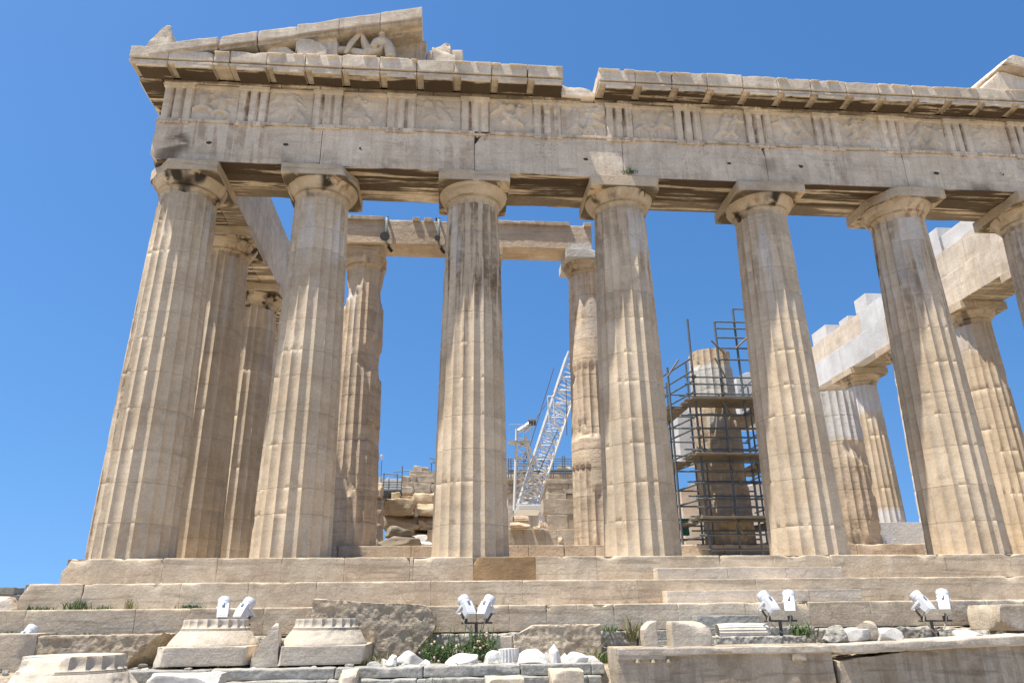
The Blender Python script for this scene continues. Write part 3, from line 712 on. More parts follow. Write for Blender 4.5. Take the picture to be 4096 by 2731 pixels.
# ---- gable
def rake_z(x): return 14.65+.253*(x-3.87)
def rake(x0, x1, seed, mirror=False, thick=.37, drop=0., tone=1., breaks=(), y0=-.60, y1=.95, chip=.05, pat=.2):
    m = MB(); V, F = block((x0+.006, y0, 0), (x1-.006, y1, thick), res=.1, e=.06, r=.01, chip=chip, cf_=1.7, rough=.01, seed=seed)
    V[:, 2] += rake_z(V[:, 0])-thick-drop
    wob = np.clip(fbm(V, 1.5, seed+1, 3)-.1, 0, 1); V[:, 2] -= wob*.10*np.clip((V[:, 2]-rake_z(V[:, 0])+.1)/.1, 0, 1)
    w = np.stack([np.full(len(V), tone), .35*np.clip((rake_z(V[:, 0])-thick-drop+.05-V[:, 2])/.04, 0, 1), np.full(len(V), pat), np.zeros(len(V))], 1)
    # drip moulding under the fascia
    if mirror: V[:, 0] = 30.88-V[:, 0]; F = F[:, ::-1]
    m.add(V, F, w)
    V, F = block((x0+.006, y0+.06, 0), (x1-.006, y1-.05, .10), res=.2, e=.03, chip=.04, seed=seed+9); V[:, 2] += rake_z(V[:, 0])-thick-drop-.095
    if mirror: V[:, 0] = 30.88-V[:, 0]; F = F[:, ::-1]
    m.add(V, F, (tone*.95, .25, pat+.2, 0))
    for (n_, p_) in breaks:
        n_ = np.array(n_, float)/np.linalg.norm(n_)
        for q in range(len(m.V)):
            d = (m.V[q]-np.array(p_)) @ n_+.06*fbm(m.V[q], 2, seed, 3); m.V[q] = m.V[q]-np.outer(np.maximum(d, 0), n_)
    return build('raking_cornice_block', m, M_ENT, temple, smooth=35)
rake(-.05, 1.74, 1101, thick=.30, drop=.02)
rake(1.80, 2.80, 1102, thick=.36, drop=.03, breaks=[((-1, 0, 1.1), (1.9, 0, 14.12))], chip=.08)
rake(2.82, 3.90, 1103, thick=.36, drop=.05, chip=.08)
rake(3.87, 5.05, 1104, thick=.38, tone=.95)
rake(5.04, 6.20, 1105, thick=.38, tone=.95)
rake(6.20, 7.40, 1106, thick=.40, tone=1.03, drop=-.01, chip=.015)['label'] = 'large plain restored block at the high end of the left gable slope'
# wall under the left slope
for x0, x1, sd in ((1.2, 2.6, 1), (2.6, 3.9, 2), (3.9, 5.1, 3), (5.1, 6.3, 4), (6.3, 7.52, 5)):
    m = MB(); V, F = block((x0+.005, .34, 13.6), (x1-.005, .8, 15), res=.15, e=.04, chip=.03, seed=1150+sd)
    zt = rake_z(V[:, 0])-.42; V[:, 2] = 13.6+(V[:, 2]-13.6)/1.4*(zt-13.6); m.add(V, F, (.92, .1, .4, 0)); build('gable_wall_slab', m, M_ENT, temple)
for lo, hi, sd in (((7.55, .45, 13.6), (8.25, 1.4, 15.25), 1), ((8.0, .5, 13.6), (8.62, 1.5, 15.02), 2), ((7.7, .1, 13.6), (8.4, .6, 14.75), 3)):
    m = MB(); V, F = block(lo, hi, res=.09, e=.08, r=.02, chip=.16, cf_=2, rough=.03, seed=1170+sd, planes=[((-.6, -.2, 1), (7.75, .5, 15.0))] if sd == 1 else [((.3, -.7, .8), (8.1, .2, 14.6))] if sd == 3 else [], cut_rough=.07); m.add(V, F, (1.12, 0, 0, .05)); build('gable_wall_slab', m, M_ENT, temple, smooth=25)
# right end of the gable
BR = [((-1, -.15, .98), (25.1, -.3, 14.4))]
for x0, x1, sd in ((4.4, 5.6, 1), (3.3, 4.38, 2), (2.2, 3.28, 3), (.9, 2.18, 4), (-.3, .88, 5)):
    rake(x0, x1, 1190+sd, mirror=True, thick=.40, tone=1.05, breaks=BR if sd == 1 else ())
m = MB(); V, F = block((24.55, -.35, 13.6), (27.5, .8, 14.5), res=.12, e=.05, chip=.05, seed=1199, planes=[((-1, -.1, 1.0), (24.75, 0, 13.95)), ((.25, 0, 1), (26, 0, 14.35))]); m.add(V, F, (1.05, 0, .2, 0)); build('gable_wall_slab', m, M_ENT, temple)
# corner ornament base
m = MB(); V, F = block((-.2, -.5, 13.66), (.52, .15, 14.46), res=.07, e=.06, r=.03, chip=.12, cf_=2.2, rough=.03, seed=1201, planes=[((-1, -.1, .75), (-.1, -.3, 13.95)), ((1, 0, .22), (.42, 0, 14.1)), ((-.5, 0, 1), (.05, 0, 14.38))], cut_rough=.05); m.add(V, F, (1.02, .0, .25, 0)); build('corner_ornament', m, M_ENT, temple, smooth=30)

# =================================================================== sculptures in the gable
def skin(name, pts, edges, mats, label, cat, sub=2):
    base = np.array([np.mean([p[0] for p in pts]), np.mean([p[1] for p in pts]), min(p[2]-p[3] for p in pts)])
    me = bpy.data.meshes.new(name); bm = bmesh.new(); lay = bm.verts.layers.skin.verify(); vs = [bm.verts.new(Vector(np.array(p[:3])-base)) for p in pts]
    for a, b in edges: bm.edges.new((vs[a], vs[b]))
    for v, p in zip(vs, pts): v[lay].radius = (p[3], p[3]*(p[4] if len(p) > 4 else 1)); v[lay].use_root = False
    vs[0][lay].use_root = True
    bm.to_mesh(me); bm.free()
    o = new_obj(name, me); o.location = base; md = o.modifiers.new('skin', 'SKIN'); md.use_smooth_shade = True
    sb = o.modifiers.new('sub', 'SUBSURF'); sb.levels = sb.render_levels = sub
    dg = bpy.context.evaluated_depsgraph_get(); ev = o.evaluated_get(dg); me2 = bpy.data.meshes.new_from_object(ev)
    o.modifiers.clear(); o.data = me2; me2.name = name
    V = np.zeros(len(me2.vertices)*3, np.float32); me2.vertices.foreach_get('co', V); V = V.reshape(-1, 3)
    V += (fbm(V.astype(float), 6, 4, 3)*.018)[:, None]*np.array([1, 1, 1]); me2.vertices.foreach_set('co', V.ravel().astype(np.float32))
    at_ = me2.attributes.new('wear', 'FLOAT_COLOR', 'POINT'); at_.data.foreach_set('color', np.tile([.92, .05, .1, 0], len(V)).astype(np.float32))
    me2.materials.clear(); me2.materials.append(mats); OFF[o.name] = base
    return tag(o, label, cat)
fy = -.22
skin('reclining_statue', [(5.98, fy+.1, 13.92, .22), (6.12, fy+.08, 14.18, .21), (6.26, fy+.05, 14.45, .24), (6.24, fy, 14.66, .075), (6.21, fy-.05, 14.86, .14), (6.2, fy-.08, 14.95, .10),
      (5.64, fy-.1, 14.68, .085), (5.58, fy-.12, 14.64, .085), (5.36, fy-.15, 14.22, .085), (5.24, fy-.18, 13.86, .07),
      (5.5, fy+.05, 14.12, .14), (5.1, fy+.0, 14.16, .12), (4.72, fy-.05, 13.9, .09),
      (6.42, fy+.0, 14.42, .17), (6.50, fy-.02, 14.2, .17), (6.52, fy-.05, 13.86, .16), (6.08, fy-.1, 14.42, .13), (6.0, fy-.1, 14.15, .13)],
     [(0, 1), (1, 2), (2, 3), (3, 4), (4, 5), (0, 6), (6, 7), (7, 8), (8, 9), (0, 10), (10, 11), (11, 12), (2, 13), (13, 14), (14, 15), (2, 16), (16, 17)],
     M_ENT, 'weathered marble nude reclining with one knee raised in the gable corner', 'statue')
def thing_rock(name, label, cat, c, size, seed, mat, group=None, wear=(1, 0, 0, 0), smooth=22, **kw):
    m = MB(); V, F = rock(c, size, seed, **kw); m.add(V, F, wear); return tag(build(name, m, mat, smooth=smooth), label, cat, group)
def broken(name, label, parts, seed):
    m = MB()
    for k, (lo, hi, pl) in enumerate(parts):
        V, F = block(lo, hi, res=.05, e=.06, r=.03, chip=.12, cf_=2.6, rough=.035, rf=4, seed=seed+k, planes=pl, cut_rough=.03); m.add(V, F, (.97, .1, .2, 0))
    return tag(build(name, m, M_ENT, smooth=35), label, 'sculpture fragment')
broken('horse_head_sculpture', 'eroded marble horse neck and head rising beside the draped fragment', [((3.86, -.5, 13.67), (4.46, .05, 15.05), [((-.5, 0, .87), (3.86, -.3, 14.62)), ((1, 0, -.45), (4.42, -.3, 14.95)), ((.8, 0, .55), (4.44, -.2, 14.98)), ((.9, -.3, .35), (4.33, -.4, 14.3))]),
    ((3.9, -.52, 13.66), (4.75, -.1, 14.25), [((.5, 0, .87), (4.25, -.3, 14.22))])], 61)
broken('statue_fragment', 'draped stone lumps between the horse sculpture and the reclining figure', [((4.40, -.35, 13.67), (4.72, .1, 14.66), [((.5, 0, .87), (4.42, 0, 14.66))]), ((4.68, -.38, 13.67), (5.02, .1, 14.64), [((-.35, 0, .93), (4.98, 0, 14.64)), ((.9, -.2, .3), (4.97, -.2, 14.5))])], 66)
thing_rock('statue_fragment', 'low broken arm-like stone left of the horse sculpture under the slope', 'sculpture fragment', (3.45, fy, 13.66), (.9, .35, .42), 5, M_ENT, rough=.1, cuts=4)

# =================================================================== INNER PORCH
porch = empty('inner_porch', (13.3, 6.3, 0)); tag(porch, 'eroded inner row of marble columns with a beam behind the front colonnade', 'colonnade')
for nm, y0, zt, zb, joints in (('lower_step', 4.95, .345, 0.0, [4.2, 6.4, 8.6, 10.8, 13, 15.2, 17.4, 19.6, 22]), ('upper_step', 5.32, .70, .345, [5.2, 7.36, 8.85, 10.9, 12.0, 12.95, 14.9, 17, 19.2, 21.3, 23.5])):
    m = MB(); V, F = block((3.5, y0+.06, zb-.3), (26.4, 14, zt-.01), res=1, e=.05, chip=0); m.add(V, F, (.8, .2, .1, 0)); o = build(nm, m, M_INN, porch)
    q = [3.4]+joints+[26.5]
    for k in range(len(q)-1):
        m = MB(); V, F = block((q[k]+.005, y0, zb+.001), (q[k+1]-.005, y0+1.4, zt), res=.12, e=.06, r=.012, chip=.11, cf_=1.8, rough=.01, seed=1300+k+int(y0*10)); m.add(V, F, (1+rng.uniform(-.06, .06), 0, .15, 0)); build('step_block', m, M_INN, o)
PX = [5.38, 9.33, 13.30, 17.56, 21.85]
pdef = [dict(z1=10.06, cap=True, spall=.5, drums=12), dict(z1=10.06, cap=True, spall=.2, drums=11),
        dict(z1=10.06, cap=True, spall=.3, drums=12, smooth=[(6.7, 10.2, 0, 6.5), (3.2, 4.15, 2.4, 5.25), (2.4, 3.2, 4.3, 6.2)], white=[(6.7, 7.6, 5.1, 5.8, .5)]),
        dict(z1=7.5, spall=.2, drums=8, white=[(5.55, 6.75, 0, 6.5, .95), (4.35, 4.95, 3.9, 4.9, .8)], tb=.35), dict(z1=5.95, spall=.3, drums=6, white=[(4.2, 6.0, 0, 6.5, .9)], tb=.2)]
for k, (x, d) in enumerate(zip(PX, pdef)):
    m = MB(); V, F, w = shaft(x, 6.3, .70, d['z1'], .85, .66, 1400+k, drums=d['drums'], dz=.12, chip=.07, spall=d['spall'], spall_f=1.0, smooth=d.get('smooth', ()), white=d.get('white', ()),
                              patina=patfun(60+k, 7.0, 9.5, .5, None, .08), rot=math.pi/2, topbreak=d.get('tb', 0.), wtop=9.72, groove=.025)
    m.add(V, F, w); col = build('column', m, M_INN, porch, smooth=30)
    if k == 2: col['label'] = 'column patched with smooth unfluted pale stone'
    if k == 3: col['label'] = 'unfinished column with a white new drum inside scaffolding'
    if d.get('cap'):
        cm = capital(x, 6.3, 10.06, .655, .74 if k == 0 else .87, 1420+k, neck=.13, ech=.30, annh=.06, abh=.335, abchip=.1, abw=.66 if k == 0 else None, crust=.2, ab_new=.9 if k == 2 else 0,
                     breaks=[] if k == 0 else [((.6, -1, .6), (.2, -.75, .25))] if k == 2 else ())
        build('capital', cm, M_INN, col)
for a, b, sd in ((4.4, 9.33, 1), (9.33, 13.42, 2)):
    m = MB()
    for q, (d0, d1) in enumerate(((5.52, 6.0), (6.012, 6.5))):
        V, F = block((a+.006, d0, 10.90+.003*q), (b-.006, d1, 11.86 if q == 0 else 11.9), res=.12, e=.06, r=.012, chip=.09, cf_=1.7, rough=.012, seed=1440+sd*3+q); w = soffit_wear(V, 10.90, .12, tone=1.18, pat=.05)  # beam tone lifted to stand in for sun falling on it
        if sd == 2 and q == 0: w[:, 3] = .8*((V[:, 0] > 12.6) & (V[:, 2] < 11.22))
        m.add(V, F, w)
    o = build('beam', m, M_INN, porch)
    for s0, s1 in (((4.4, 6.0), (7.0, 7.25), (7.4, 7.7)) if sd == 1 else ((9.4, 12.6), (13.12, 13.42))):
        g = MB(); V, F = block((s0, 5.44, 11.80), (s1, 5.9, 11.955), res=.1, e=.03, chip=.06, cf_=2.5, seed=int(s0*10)); g.add(V, F, (1, 0, .3, 0)); build('beam_fillet', g, M_INN, o)
# straps on the beam
for u, lab in ((888, 'grey steel clamp strap hanging near the left capital of the inner beam'), (1008, 'grey steel clamp strap on the inner beam close behind the third column')):
    x = float(at(u, 530, 5.5)[0]); s = empty('clamp_strap', (x, 5.45, 10.5)); tag(s, lab, 'strap', 'clamp straps on the inner beam')
    m = MB(); V, F = block((x-.045, 5.405, 10.95), (x+.045, 5.425, 11.92), res=.5, e=.004, chip=0); m.add(V, F); V, F = block((x-.045, 5.40, 11.925), (x+.045, 6.5, 11.945), res=.5, e=.004, chip=0); m.add(V, F)
    V, F = tube((x, 5.42, 10.95), (x+.14, 5.55, 10.76), .04); m.add(V, F); build('band', m, M_STRAP, s)
    m = MB(); V, F = tube((x-.04, 5.36, 11.12), (x-.04, 5.402, 11.12), .17 if u < 900 else .10, 16); m.add(V, F); build('pad', m, M_RUBBER, s)
    m = MB(); V, F = tube((x+.08, 5.5, 10.80), (x+.22, 5.6, 10.64), .055); m.add(V, F); V, F = tube((x+.12, 5.3, 10.78), (x+.12, 5.7, 10.76), .03); m.add(V, F); build('buckle', m, M_RUBBER, s)
for u, v, k in ((858, 500, 1), (1003, 505, 2)):
    p = at(u, v+12, 5.6); m = MB(); V, F = tube(p-np.array([0, 0, .25]), p+np.array([-.02, 0, .28]), .035); m.add(V, F); V, F = tube(p+np.array([-.02, 0, -.05]), p+np.array([.1, 0, -.1]), .03); m.add(V, F)
    tag(build('steel_pin', m, M_RUBBER), 'short black steel pin sticking up from the inner beam, '+('left one' if k == 1 else 'right one beside the strap'), 'pin', 'steel pins on the inner beam')
# new marble block behind the right columns
m = MB(); V, F = block((23.25, 7.6, .7), (25.4, 8.6, 1.62), res=.2, e=.03, r=.006, chip=.015, seed=21); m.add(V, F, (1.2, 0, 0, .9)); tag(build('marble_block', m, M_WHITE), 'large pale grey new marble block on the porch floor between columns', 'marble block')

# =================================================================== FOUNDATION AND TERRACE
found = empty('foundation_wall', (16, -1.6, -2.2)); tag(found, 'rough grey limestone footing course right under the bottom step', 'wall')
x = 0.0; k = 0
while x < 31:
    L_ = [1.1, .8, 1.5, .95, 1.3][k % 5]*(1 if not 11.4 < x < 14 else 1.4); smooth_ = 11.3 < x < 14.2
    m = MB()
    if smooth_:
        V, F = block((x, -1.62, -2.3), (x+L_-.01, -.9, -1.80), res=.12, e=.04, chip=.04, seed=1500+k); m.add(V, F); V, F = block((x, -1.50, -1.80), (x+L_-.01, -.9, -1.60), res=.15, e=.03, chip=.03, seed=1520+k); m.add(V, F)
    else:
        top = -1.60-.05*rng.random(); V, F = block((x+.015, -1.52-.1*rng.random(), -1.90), (x+L_-.02, -.9, top), res=.07, e=.07, r=.03, chip=.12, cf_=3, rough=.045, rf=5, seed=1500+k); m.add(V, F, (1.05, .0, .0, 0))
        V, F = block((x-.2, -1.62-.1*rng.random(), -2.3), (x+L_-.24, -.9, -1.905), res=.08, e=.07, r=.03, chip=.1, cf_=3, rough=.05, rf=5, seed=1560+k); m.add(V, F, (.95, 0, 0, 0))
    build('footing_block', m, M_GREY if smooth_ else M_LIME, found, smooth=25); x += L_; k += 1
terr = empty('terrace_wall', (9, -3.7, -2.9)); tag(terr, 'low blue grey ledge wall below the white marble rubble', 'wall')
x = 1.5; k = 0
while x < 11.2:
    L_ = [1.7, 1.25, 2.1, 1.5][k % 4]; m = MB(); tone = 1+rng.uniform(-.08, .08)
    V, F = block((x, -3.72+.03*rng.random(), -2.26), (min(x+L_, 11.25)-.012, -3.0, -2.075-.01*rng.random()), res=.08, e=.06, r=.02, chip=.09, cf_=2.4, rough=.02, seed=1600+k); m.add(V, F, (tone, 0, .15, .03 if k % 2 else .14))
    V, F = block((x-.1, -3.86, -2.62), (min(x+L_, 11.25)-.1, -3.0, -2.265), res=.09, e=.06, r=.025, chip=.1, cf_=2.4, rough=.035, seed=1630+k); m.add(V, F, (tone, 0, 0, 0))
    build('wall_block', m, M_GREY, terr, smooth=28); x += L_; k += 1

# =================================================================== LOOSE BLOCKS IN FRONT
def loose(name, label, cat, lo, hi, seed, mat=None, planes=(), wear=(1, 0, .1, 0), chip=.08, rough=.012, res=.08, group=None, cut=.03, r=.015, extra=None, rf=5):
    m = MB(); V, F = block(lo, hi, res=res, e=.07, r=r, chip=chip, cf_=2.2, rough=rough, rf=rf, seed=seed, planes=planes, cut_rough=cut)
    m.add(V, F, wear)
    if extra: extra(m)
    return tag(build(name, m, mat or M_LOOSE, smooth=30), label, cat, group)
def cap_thing(label, cx, cy, zb, ab, rn, seed, breaks=(), h=(.155, .21, .31), nm='fallen_capital'):
    neck, ech, abh = h
    zn = zb+0; m = capital(cx, cy, zn, rn, ab, seed, neck=neck, ech=ech, abh=abh, flip=True, breaks=(), crust=0., abchip=.11, fl=.085, annh=.05)
    for (n_, p_) in breaks:
        n_ = np.array(n_, float)/np.linalg.norm(n_)
        for q in range(len(m.V)):
            d = (m.V[q]-np.array(p_)) @ n_+.07*fbm(m.V[q], 2.5, seed, 4); m.V[q] = m.V[q]-np.outer(np.maximum(d, 0), n_)
    m.Wr = [np.stack([np.full(len(w), 1.03), w[:, 1]*.6, w[:, 2]*.15, np.full(len(w), .12)], 1) for w in m.Wr]
    return tag(build(nm, m, M_LOOSE, smooth=35), label, 'column capital', 'fallen capitals lying upside down')
c1 = (at(347, 1490, -3.4)+at(570, 1490, -3.4))/2; w1 = (at(570, 1490, -3.4)-at(347, 1490, -3.4))[0]/2
cap_thing('upside-down fluted capital below the left pair of floodlights', c1[0], -3.4+w1, -2.04, w1, w1*.70, 1701, h=(.15, .25, .31), breaks=[((-.8, -.6, .1), (c1[0]-w1*.93, -3.25, -1.9)), ((1, -.4, -.2), (c1[0]+w1*.97, -3.3, -1.95))])
c2 = (at(622, 1490, -3.4)+at(838, 1490, -3.4))/2; w2 = (at(838, 1490, -3.4)-at(622, 1490, -3.4))[0]/2
cap_thing('upside-down fluted capital with broken left corner before the big pitted slab', c2[0], -3.4+w2, -2.05, w2, w2*.71, 1702, h=(.15, .25, .31), breaks=[((-1, -.45, .15), (c2[0]-w2*.80, -3.35, -1.9)), ((1, -.6, -.5), (c2[0]+w2*.93, -3.35, -2.0))])
c3 = (at(25, 1515, -5.6)+at(238, 1515, -5.6))/2
cap_thing('nearest upside-down capital with broken flutes at the lower left edge', c3[0]-.02, -5.0, -2.66, 1.0, .70, 1703, h=(.19, .30, .36), breaks=[((-.3, -.8, .7), (c3[0]-.1, -5.66, -1.92))])
# supports under the capitals
for k, (u, lab) in enumerate(((395, 'stone prop under the left upside-down capital'), (545, 'second stone prop under the left upside-down capital, near its right end'), (690, 'stone prop under the capital with the broken corner'), (810, 'second stone prop under the broken-corner capital, near its right end'))):
    p = at(u, 1540, -3.2); loose('support_stone', lab, 'stone', (p[0]-.12, -3.1, -2.3), (p[0]+.12, -2.0, -2.035), 1710+k, M_LIME, chip=.05, rough=.02, group='props under the fallen capitals')
p0 = at(575, 1532, -3.3); p1 = at(640, 1440, -3.3)
loose('capital_fragment', 'split corner piece of a capital between the two upside-down capitals', 'marble fragment', (p0[0], -3.35, -2.09), (p0[0]+.52, -2.75, -1.36), 1720, planes=[((-.9, -.1, .62), (p0[0]+.12, -3.3, -1.74)), ((1, .1, .12), (p0[0]+.46, -3.3, -1.9)), ((-.2, -1, 0), (p0[0]+.1, -3.33, -1.9))], wear=(1.03, 0, .05, .1))
# rough slabs against the steps
a = at(718, 1373, -1.95); b = at(997, 1388, -1.95)
loose('rough_slab', 'tall pick-marked marble slab leaning before the steps behind a capital', 'stone slab', (a[0], -1.95, -2.2), (b[0]+.05, -1.56, a[2]), 1730, M_PICK, planes=[((.07, 0, 1), (a[0], -1.7, a[2])), ((.95, -.1, -.75), (b[0]-.12, -1.9, -1.68)), ((.8, 0, .8), (b[0]-.08, -1.9, a[2]-.24))], chip=.06, rough=.03, res=.035, rf=9, cut=.02)
a = at(1180, 1436, -1.98); b = at(1380, 1436, -1.98)
loose('rough_slab', 'shorter pitted slab with chipped upper left corner behind white rubble', 'stone slab', (a[0], -1.98, -2.25), (b[0], -1.68, a[2]), 1731, M_PICK, planes=[((-.55, -.05, 1), (a[0]+.35, -1.9, a[2]-.02))], chip=.06, rough=.03, res=.035, rf=8, cut=.02, wear=(1.08, 0, .1, 0))
a = at(85, 1460, -2.25); b = at(368, 1460, -2.25)
loose('rough_block', 'long pick-marked block at the left, hollowed and stained at its right end', 'stone block', (a[0], -2.25, -2.4), (b[0]+.1, -1.66, a[2]), 1732, M_PICK, planes=[((.75, -.6, -.8), (b[0]-.2, -2.2, -1.80)), ((1, -.2, -.35), (b[0]-.02, -2.2, -1.75))], chip=.06, rough=.028, res=.035, rf=9, wear=(1, .0, .3, 0))
a = at(-40, 1456, -2.35); b = at(81, 1456, -2.35)
loose('marble_block', 'smooth sided block at the far left edge beside the long pick-marked one', 'stone block', (a[0]-.6, -2.35, -2.6), (b[0], -1.55, a[2]), 1733, M_LOOSE, planes=[((.4, -1, .1), (b[0]-.12, -2.33, -1.8))])
# long architrave blocks on the right
a = at(1414, 1487, -4.2); b = at(1908, 1480, -4.2)
def regula_extra(m):
    for s0, s1, z0, z1, y0 in ((a[0]+.02, b[0]-.02, a[2]-.13, a[2]-.01, -4.26), (a[0]+.02, a[0]+.86, a[2]-.19, a[2]-.12, -4.25)):
        V, F = block((s0, y0, z0), (s1, -3.9, z1), res=.06, e=.035, r=.012, chip=.06, cf_=3, rough=.012, seed=1742+int(z0*10)); m.add(V, F, (1.12, 0, .0, .2))
    for q in range(3):
        gx = a[0]+.36+.27*q; V, F = tube((gx, -4.225, a[2]-.185), (gx, -4.225, a[2]-.24), .03, 8, .045); m.add(V, F)
    gx = a[0]+3.1; V, F = block((gx, -4.25, a[2]-.26), (gx+.25, -4.1, a[2]-.12), res=.05, e=.03, chip=.05, seed=9); m.add(V, F)
M_LONG = stone('stained_long_marble', (.44, .375, .285), (.375, .305, .215), veins=.5, vein_map=(.9, .9, 7), brown=(.17, .115, .06), bump=.4)
loose('fallen_beam', 'long fallen beam with a small moulding under two stones', 'stone beam', (a[0], -4.2, -3.2), (b[0], -3.45, a[2]), 1740, M_LONG, chip=.09, wear=(1, 0, .35, 0), extra=regula_extra)
c = at(1916, 1480, -4.2)
def lip_extra(m):
    V, F = block((c[0]+.05, -4.29, c[2]-.16), (c[0]+5.6, -3.6, c[2]+.01), res=.07, e=.07, r=.03, chip=.13, cf_=1.9, rough=.02, seed=1745); V[:, 2] += .03*(V[:, 0]-c[0]); m.add(V, F, (1.1, 0, 0, .2))
loose('fallen_beam', 'long fallen beam with ragged bright upper edge at the lower right corner', 'stone beam', (c[0], -4.2, -3.2), (c[0]+5.6, -3.45, c[2]), 1741, M_LONG, planes=[((-.12, 0, 1), (c[0]+2.4, -4, c[2]+.01)), ((-1, -.7, .1), (c[0]+.06, -4.2, -2.2))], chip=.1, wear=(.95, 0, .4, 0), extra=lip_extra)
a = at(1478, 1491, -3.95); b = at(1508, 1425, -3.95)
loose('upright_stone', 'narrow upright stone standing on the fallen beam', 'stone', (a[0], -3.98, a[2]-.02), (b[0], -3.76, b[2]), 1750, planes=[((-.6, -.1, .8), (a[0]+.06, -3.9, b[2]-.1)), ((-1, 0, -.15), (a[0]+.01, -3.9, -1.6))], wear=(1.08, 0, .05, .1))
a = at(1545, 1489, -3.95); b = at(1632, 1425, -3.95)
loose('broken_stone', 'squat broken stone on the fallen beam right of the narrow one', 'stone', (a[0], -3.98, a[2]-.02), (b[0], -3.6, b[2]), 1751, planes=[((.22, -.2, 1), (a[0]+.3, -3.9, b[2]-.01)), ((.2, -.9, .75), (a[0]+.5, -3.98, b[2]-.12)), ((-1, 0, .2), (a[0]+.02, -3.9, -1.5))], wear=(1.08, 0, .05, .1), cut=.05)
# fluted shaft piece lying down
a = at(1657, 1455, -2.7); b = at(1772, 1448, -2.7)
def fluted_piece(name, label, p, L_, r, ang, seed, wear, mat=M_LOOSE):
    V, F, w = shaft(0, 0, 0, L_, r, r*.97, seed, drums=1, seg=6, dz=.06, chip=.03, wtop=L_); V = np.stack([V[:, 2]-L_/2, V[:, 0], V[:, 1]], 1)
    V[:, 2] = np.maximum(V[:, 2], -r*.55)
    ca, sa = math.cos(ang), math.sin(ang); V = np.stack([V[:, 0]*ca-V[:, 1]*sa, V[:, 0]*sa+V[:, 1]*ca, V[:, 2]], 1)+np.array(p); w[:] = wear
    return tag(build(name, MB().add(V, F, w), mat, smooth=30), label, 'column piece')
z_ = (a[2]+b[2])/2
fluted_piece('fluted_fragment', 'short fluted column piece lying flat on slabs behind the squat stone', ((a[0]+b[0])/2, -2.5, z_), b[0]-a[0], .16, -.05, 1760, (1.05, 0, .1, .25))
# grey slabs in front of the bottom step
a = at(1600, 1413, -1.75); b = at(1745, 1411, -1.75)
loose('grey_slab', 'dark grey plank-like slab lying against the bottom step', 'slab', (a[0], -1.75, a[2]-.26), (b[0], -1.42, a[2]), 1765, M_GREY, chip=.02, rough=.003, wear=(.8, 0, 0, .1))
a = at(1575, 1440, -2.1); loose('grey_slab', 'lower grey slab below the plank-like slab at the bottom step', 'slab', (a[0], -2.1, -2.3), (a[0]+2.4, -1.66, a[2]-.02), 1766, M_GREY, chip=.02, rough=.004, wear=(.8, 0, 0, .1))
a = at(1800, 1462, -2.9); loose('grey_slab', 'flat pale slab carrying the fluted column piece', 'slab', (at(1640, 1464, -2.9)[0], -2.95, -2.3), (at(1850, 1464, -2.9)[0], -2.2, z_-.07), 1767, M_LIME, chip=.08, rough=.02)
a = at(1775, 1432, -2.0); b = at(1870, 1430, -2.0); loose('grey_slab', 'speckled grey block beside the third pair of floodlights', 'slab', (a[0], -2.0, -2.3), (b[0], -1.64, a[2]-.06), 1768, M_LIME, chip=.06, rough=.02)
# boulders
RK = [(1922, 1473, 52, 40, 'round grey white boulder on the right fallen beam'), (1965, 1470, 50, 36, 'pale angular stone right of the round boulder on the beam'), (1994, 1468, 40, 50, 'brown pointed stone leaning among the beam boulders'), (2032, 1470, 70, 30, 'low split stone right of the pointed one on the beam'), (2225, 1462, 50, 18, 'small white stone alone at the right end of the beam')]
for k, (u, v, w, h, lab) in enumerate(RK):
    p = at(u, v, -3.7); q = at(u+w/2, v-h, -3.7); wd = 2*(q[0]-p[0]); hh = q[2]-p[2]
    thing_rock('boulder', lab, 'boulder', (p[0], -3.7, p[2]-.03), (wd, wd*.8, hh+.03), 40+k, M_LOOSE if k == 2 else M_LIME if k == 0 else M_WHITE, 'boulders on the right beam', (1, 0, .1 if k == 2 else 0, 0), res=13, cuts=6)
p = at(2275, 1410, -2.7)
loose('marble_block', 'heavy pale block jutting in at the right edge above the beam', 'stone block', (at(2290, 1400, -2.7)[0], -2.75, at(2300, 1448, -2.7)[2]), (at(2290, 1400, -2.7)[0]+2.2, -1.75, at(2300, 1388, -2.7)[2]), 1770, planes=[((-.8, -.5, -.9), (at(2300, 1425, -2.7)[0], -2.7, at(2300, 1425, -2.7)[2])), ((-1, 0, .4), (at(2292, 1395, -2.7)[0], -2.6, at(2300, 1395, -2.7)[2]))], chip=.12, wear=(1.08, 0, .25, 0))
loose('support_stone', 'rough pier stone carrying the block at the right edge', 'stone', (at(2345, 1440, -2.3)[0], -2.5, -2.4), (at(2345, 1440, -2.3)[0]+1.6, -1.8, at(2300, 1446, -2.7)[2]), 1771, M_LIME, chip=.12, rough=.04)
thing_rock('boulder', 'pitted white limestone lump below the block at the right edge', 'boulder', (at(2225, 1460, -2.2)[0]+.3, -2.2, -2.3), (1.0, .7, .62), 77, M_LIME, None, cuts=4, res=15, rough=.12)
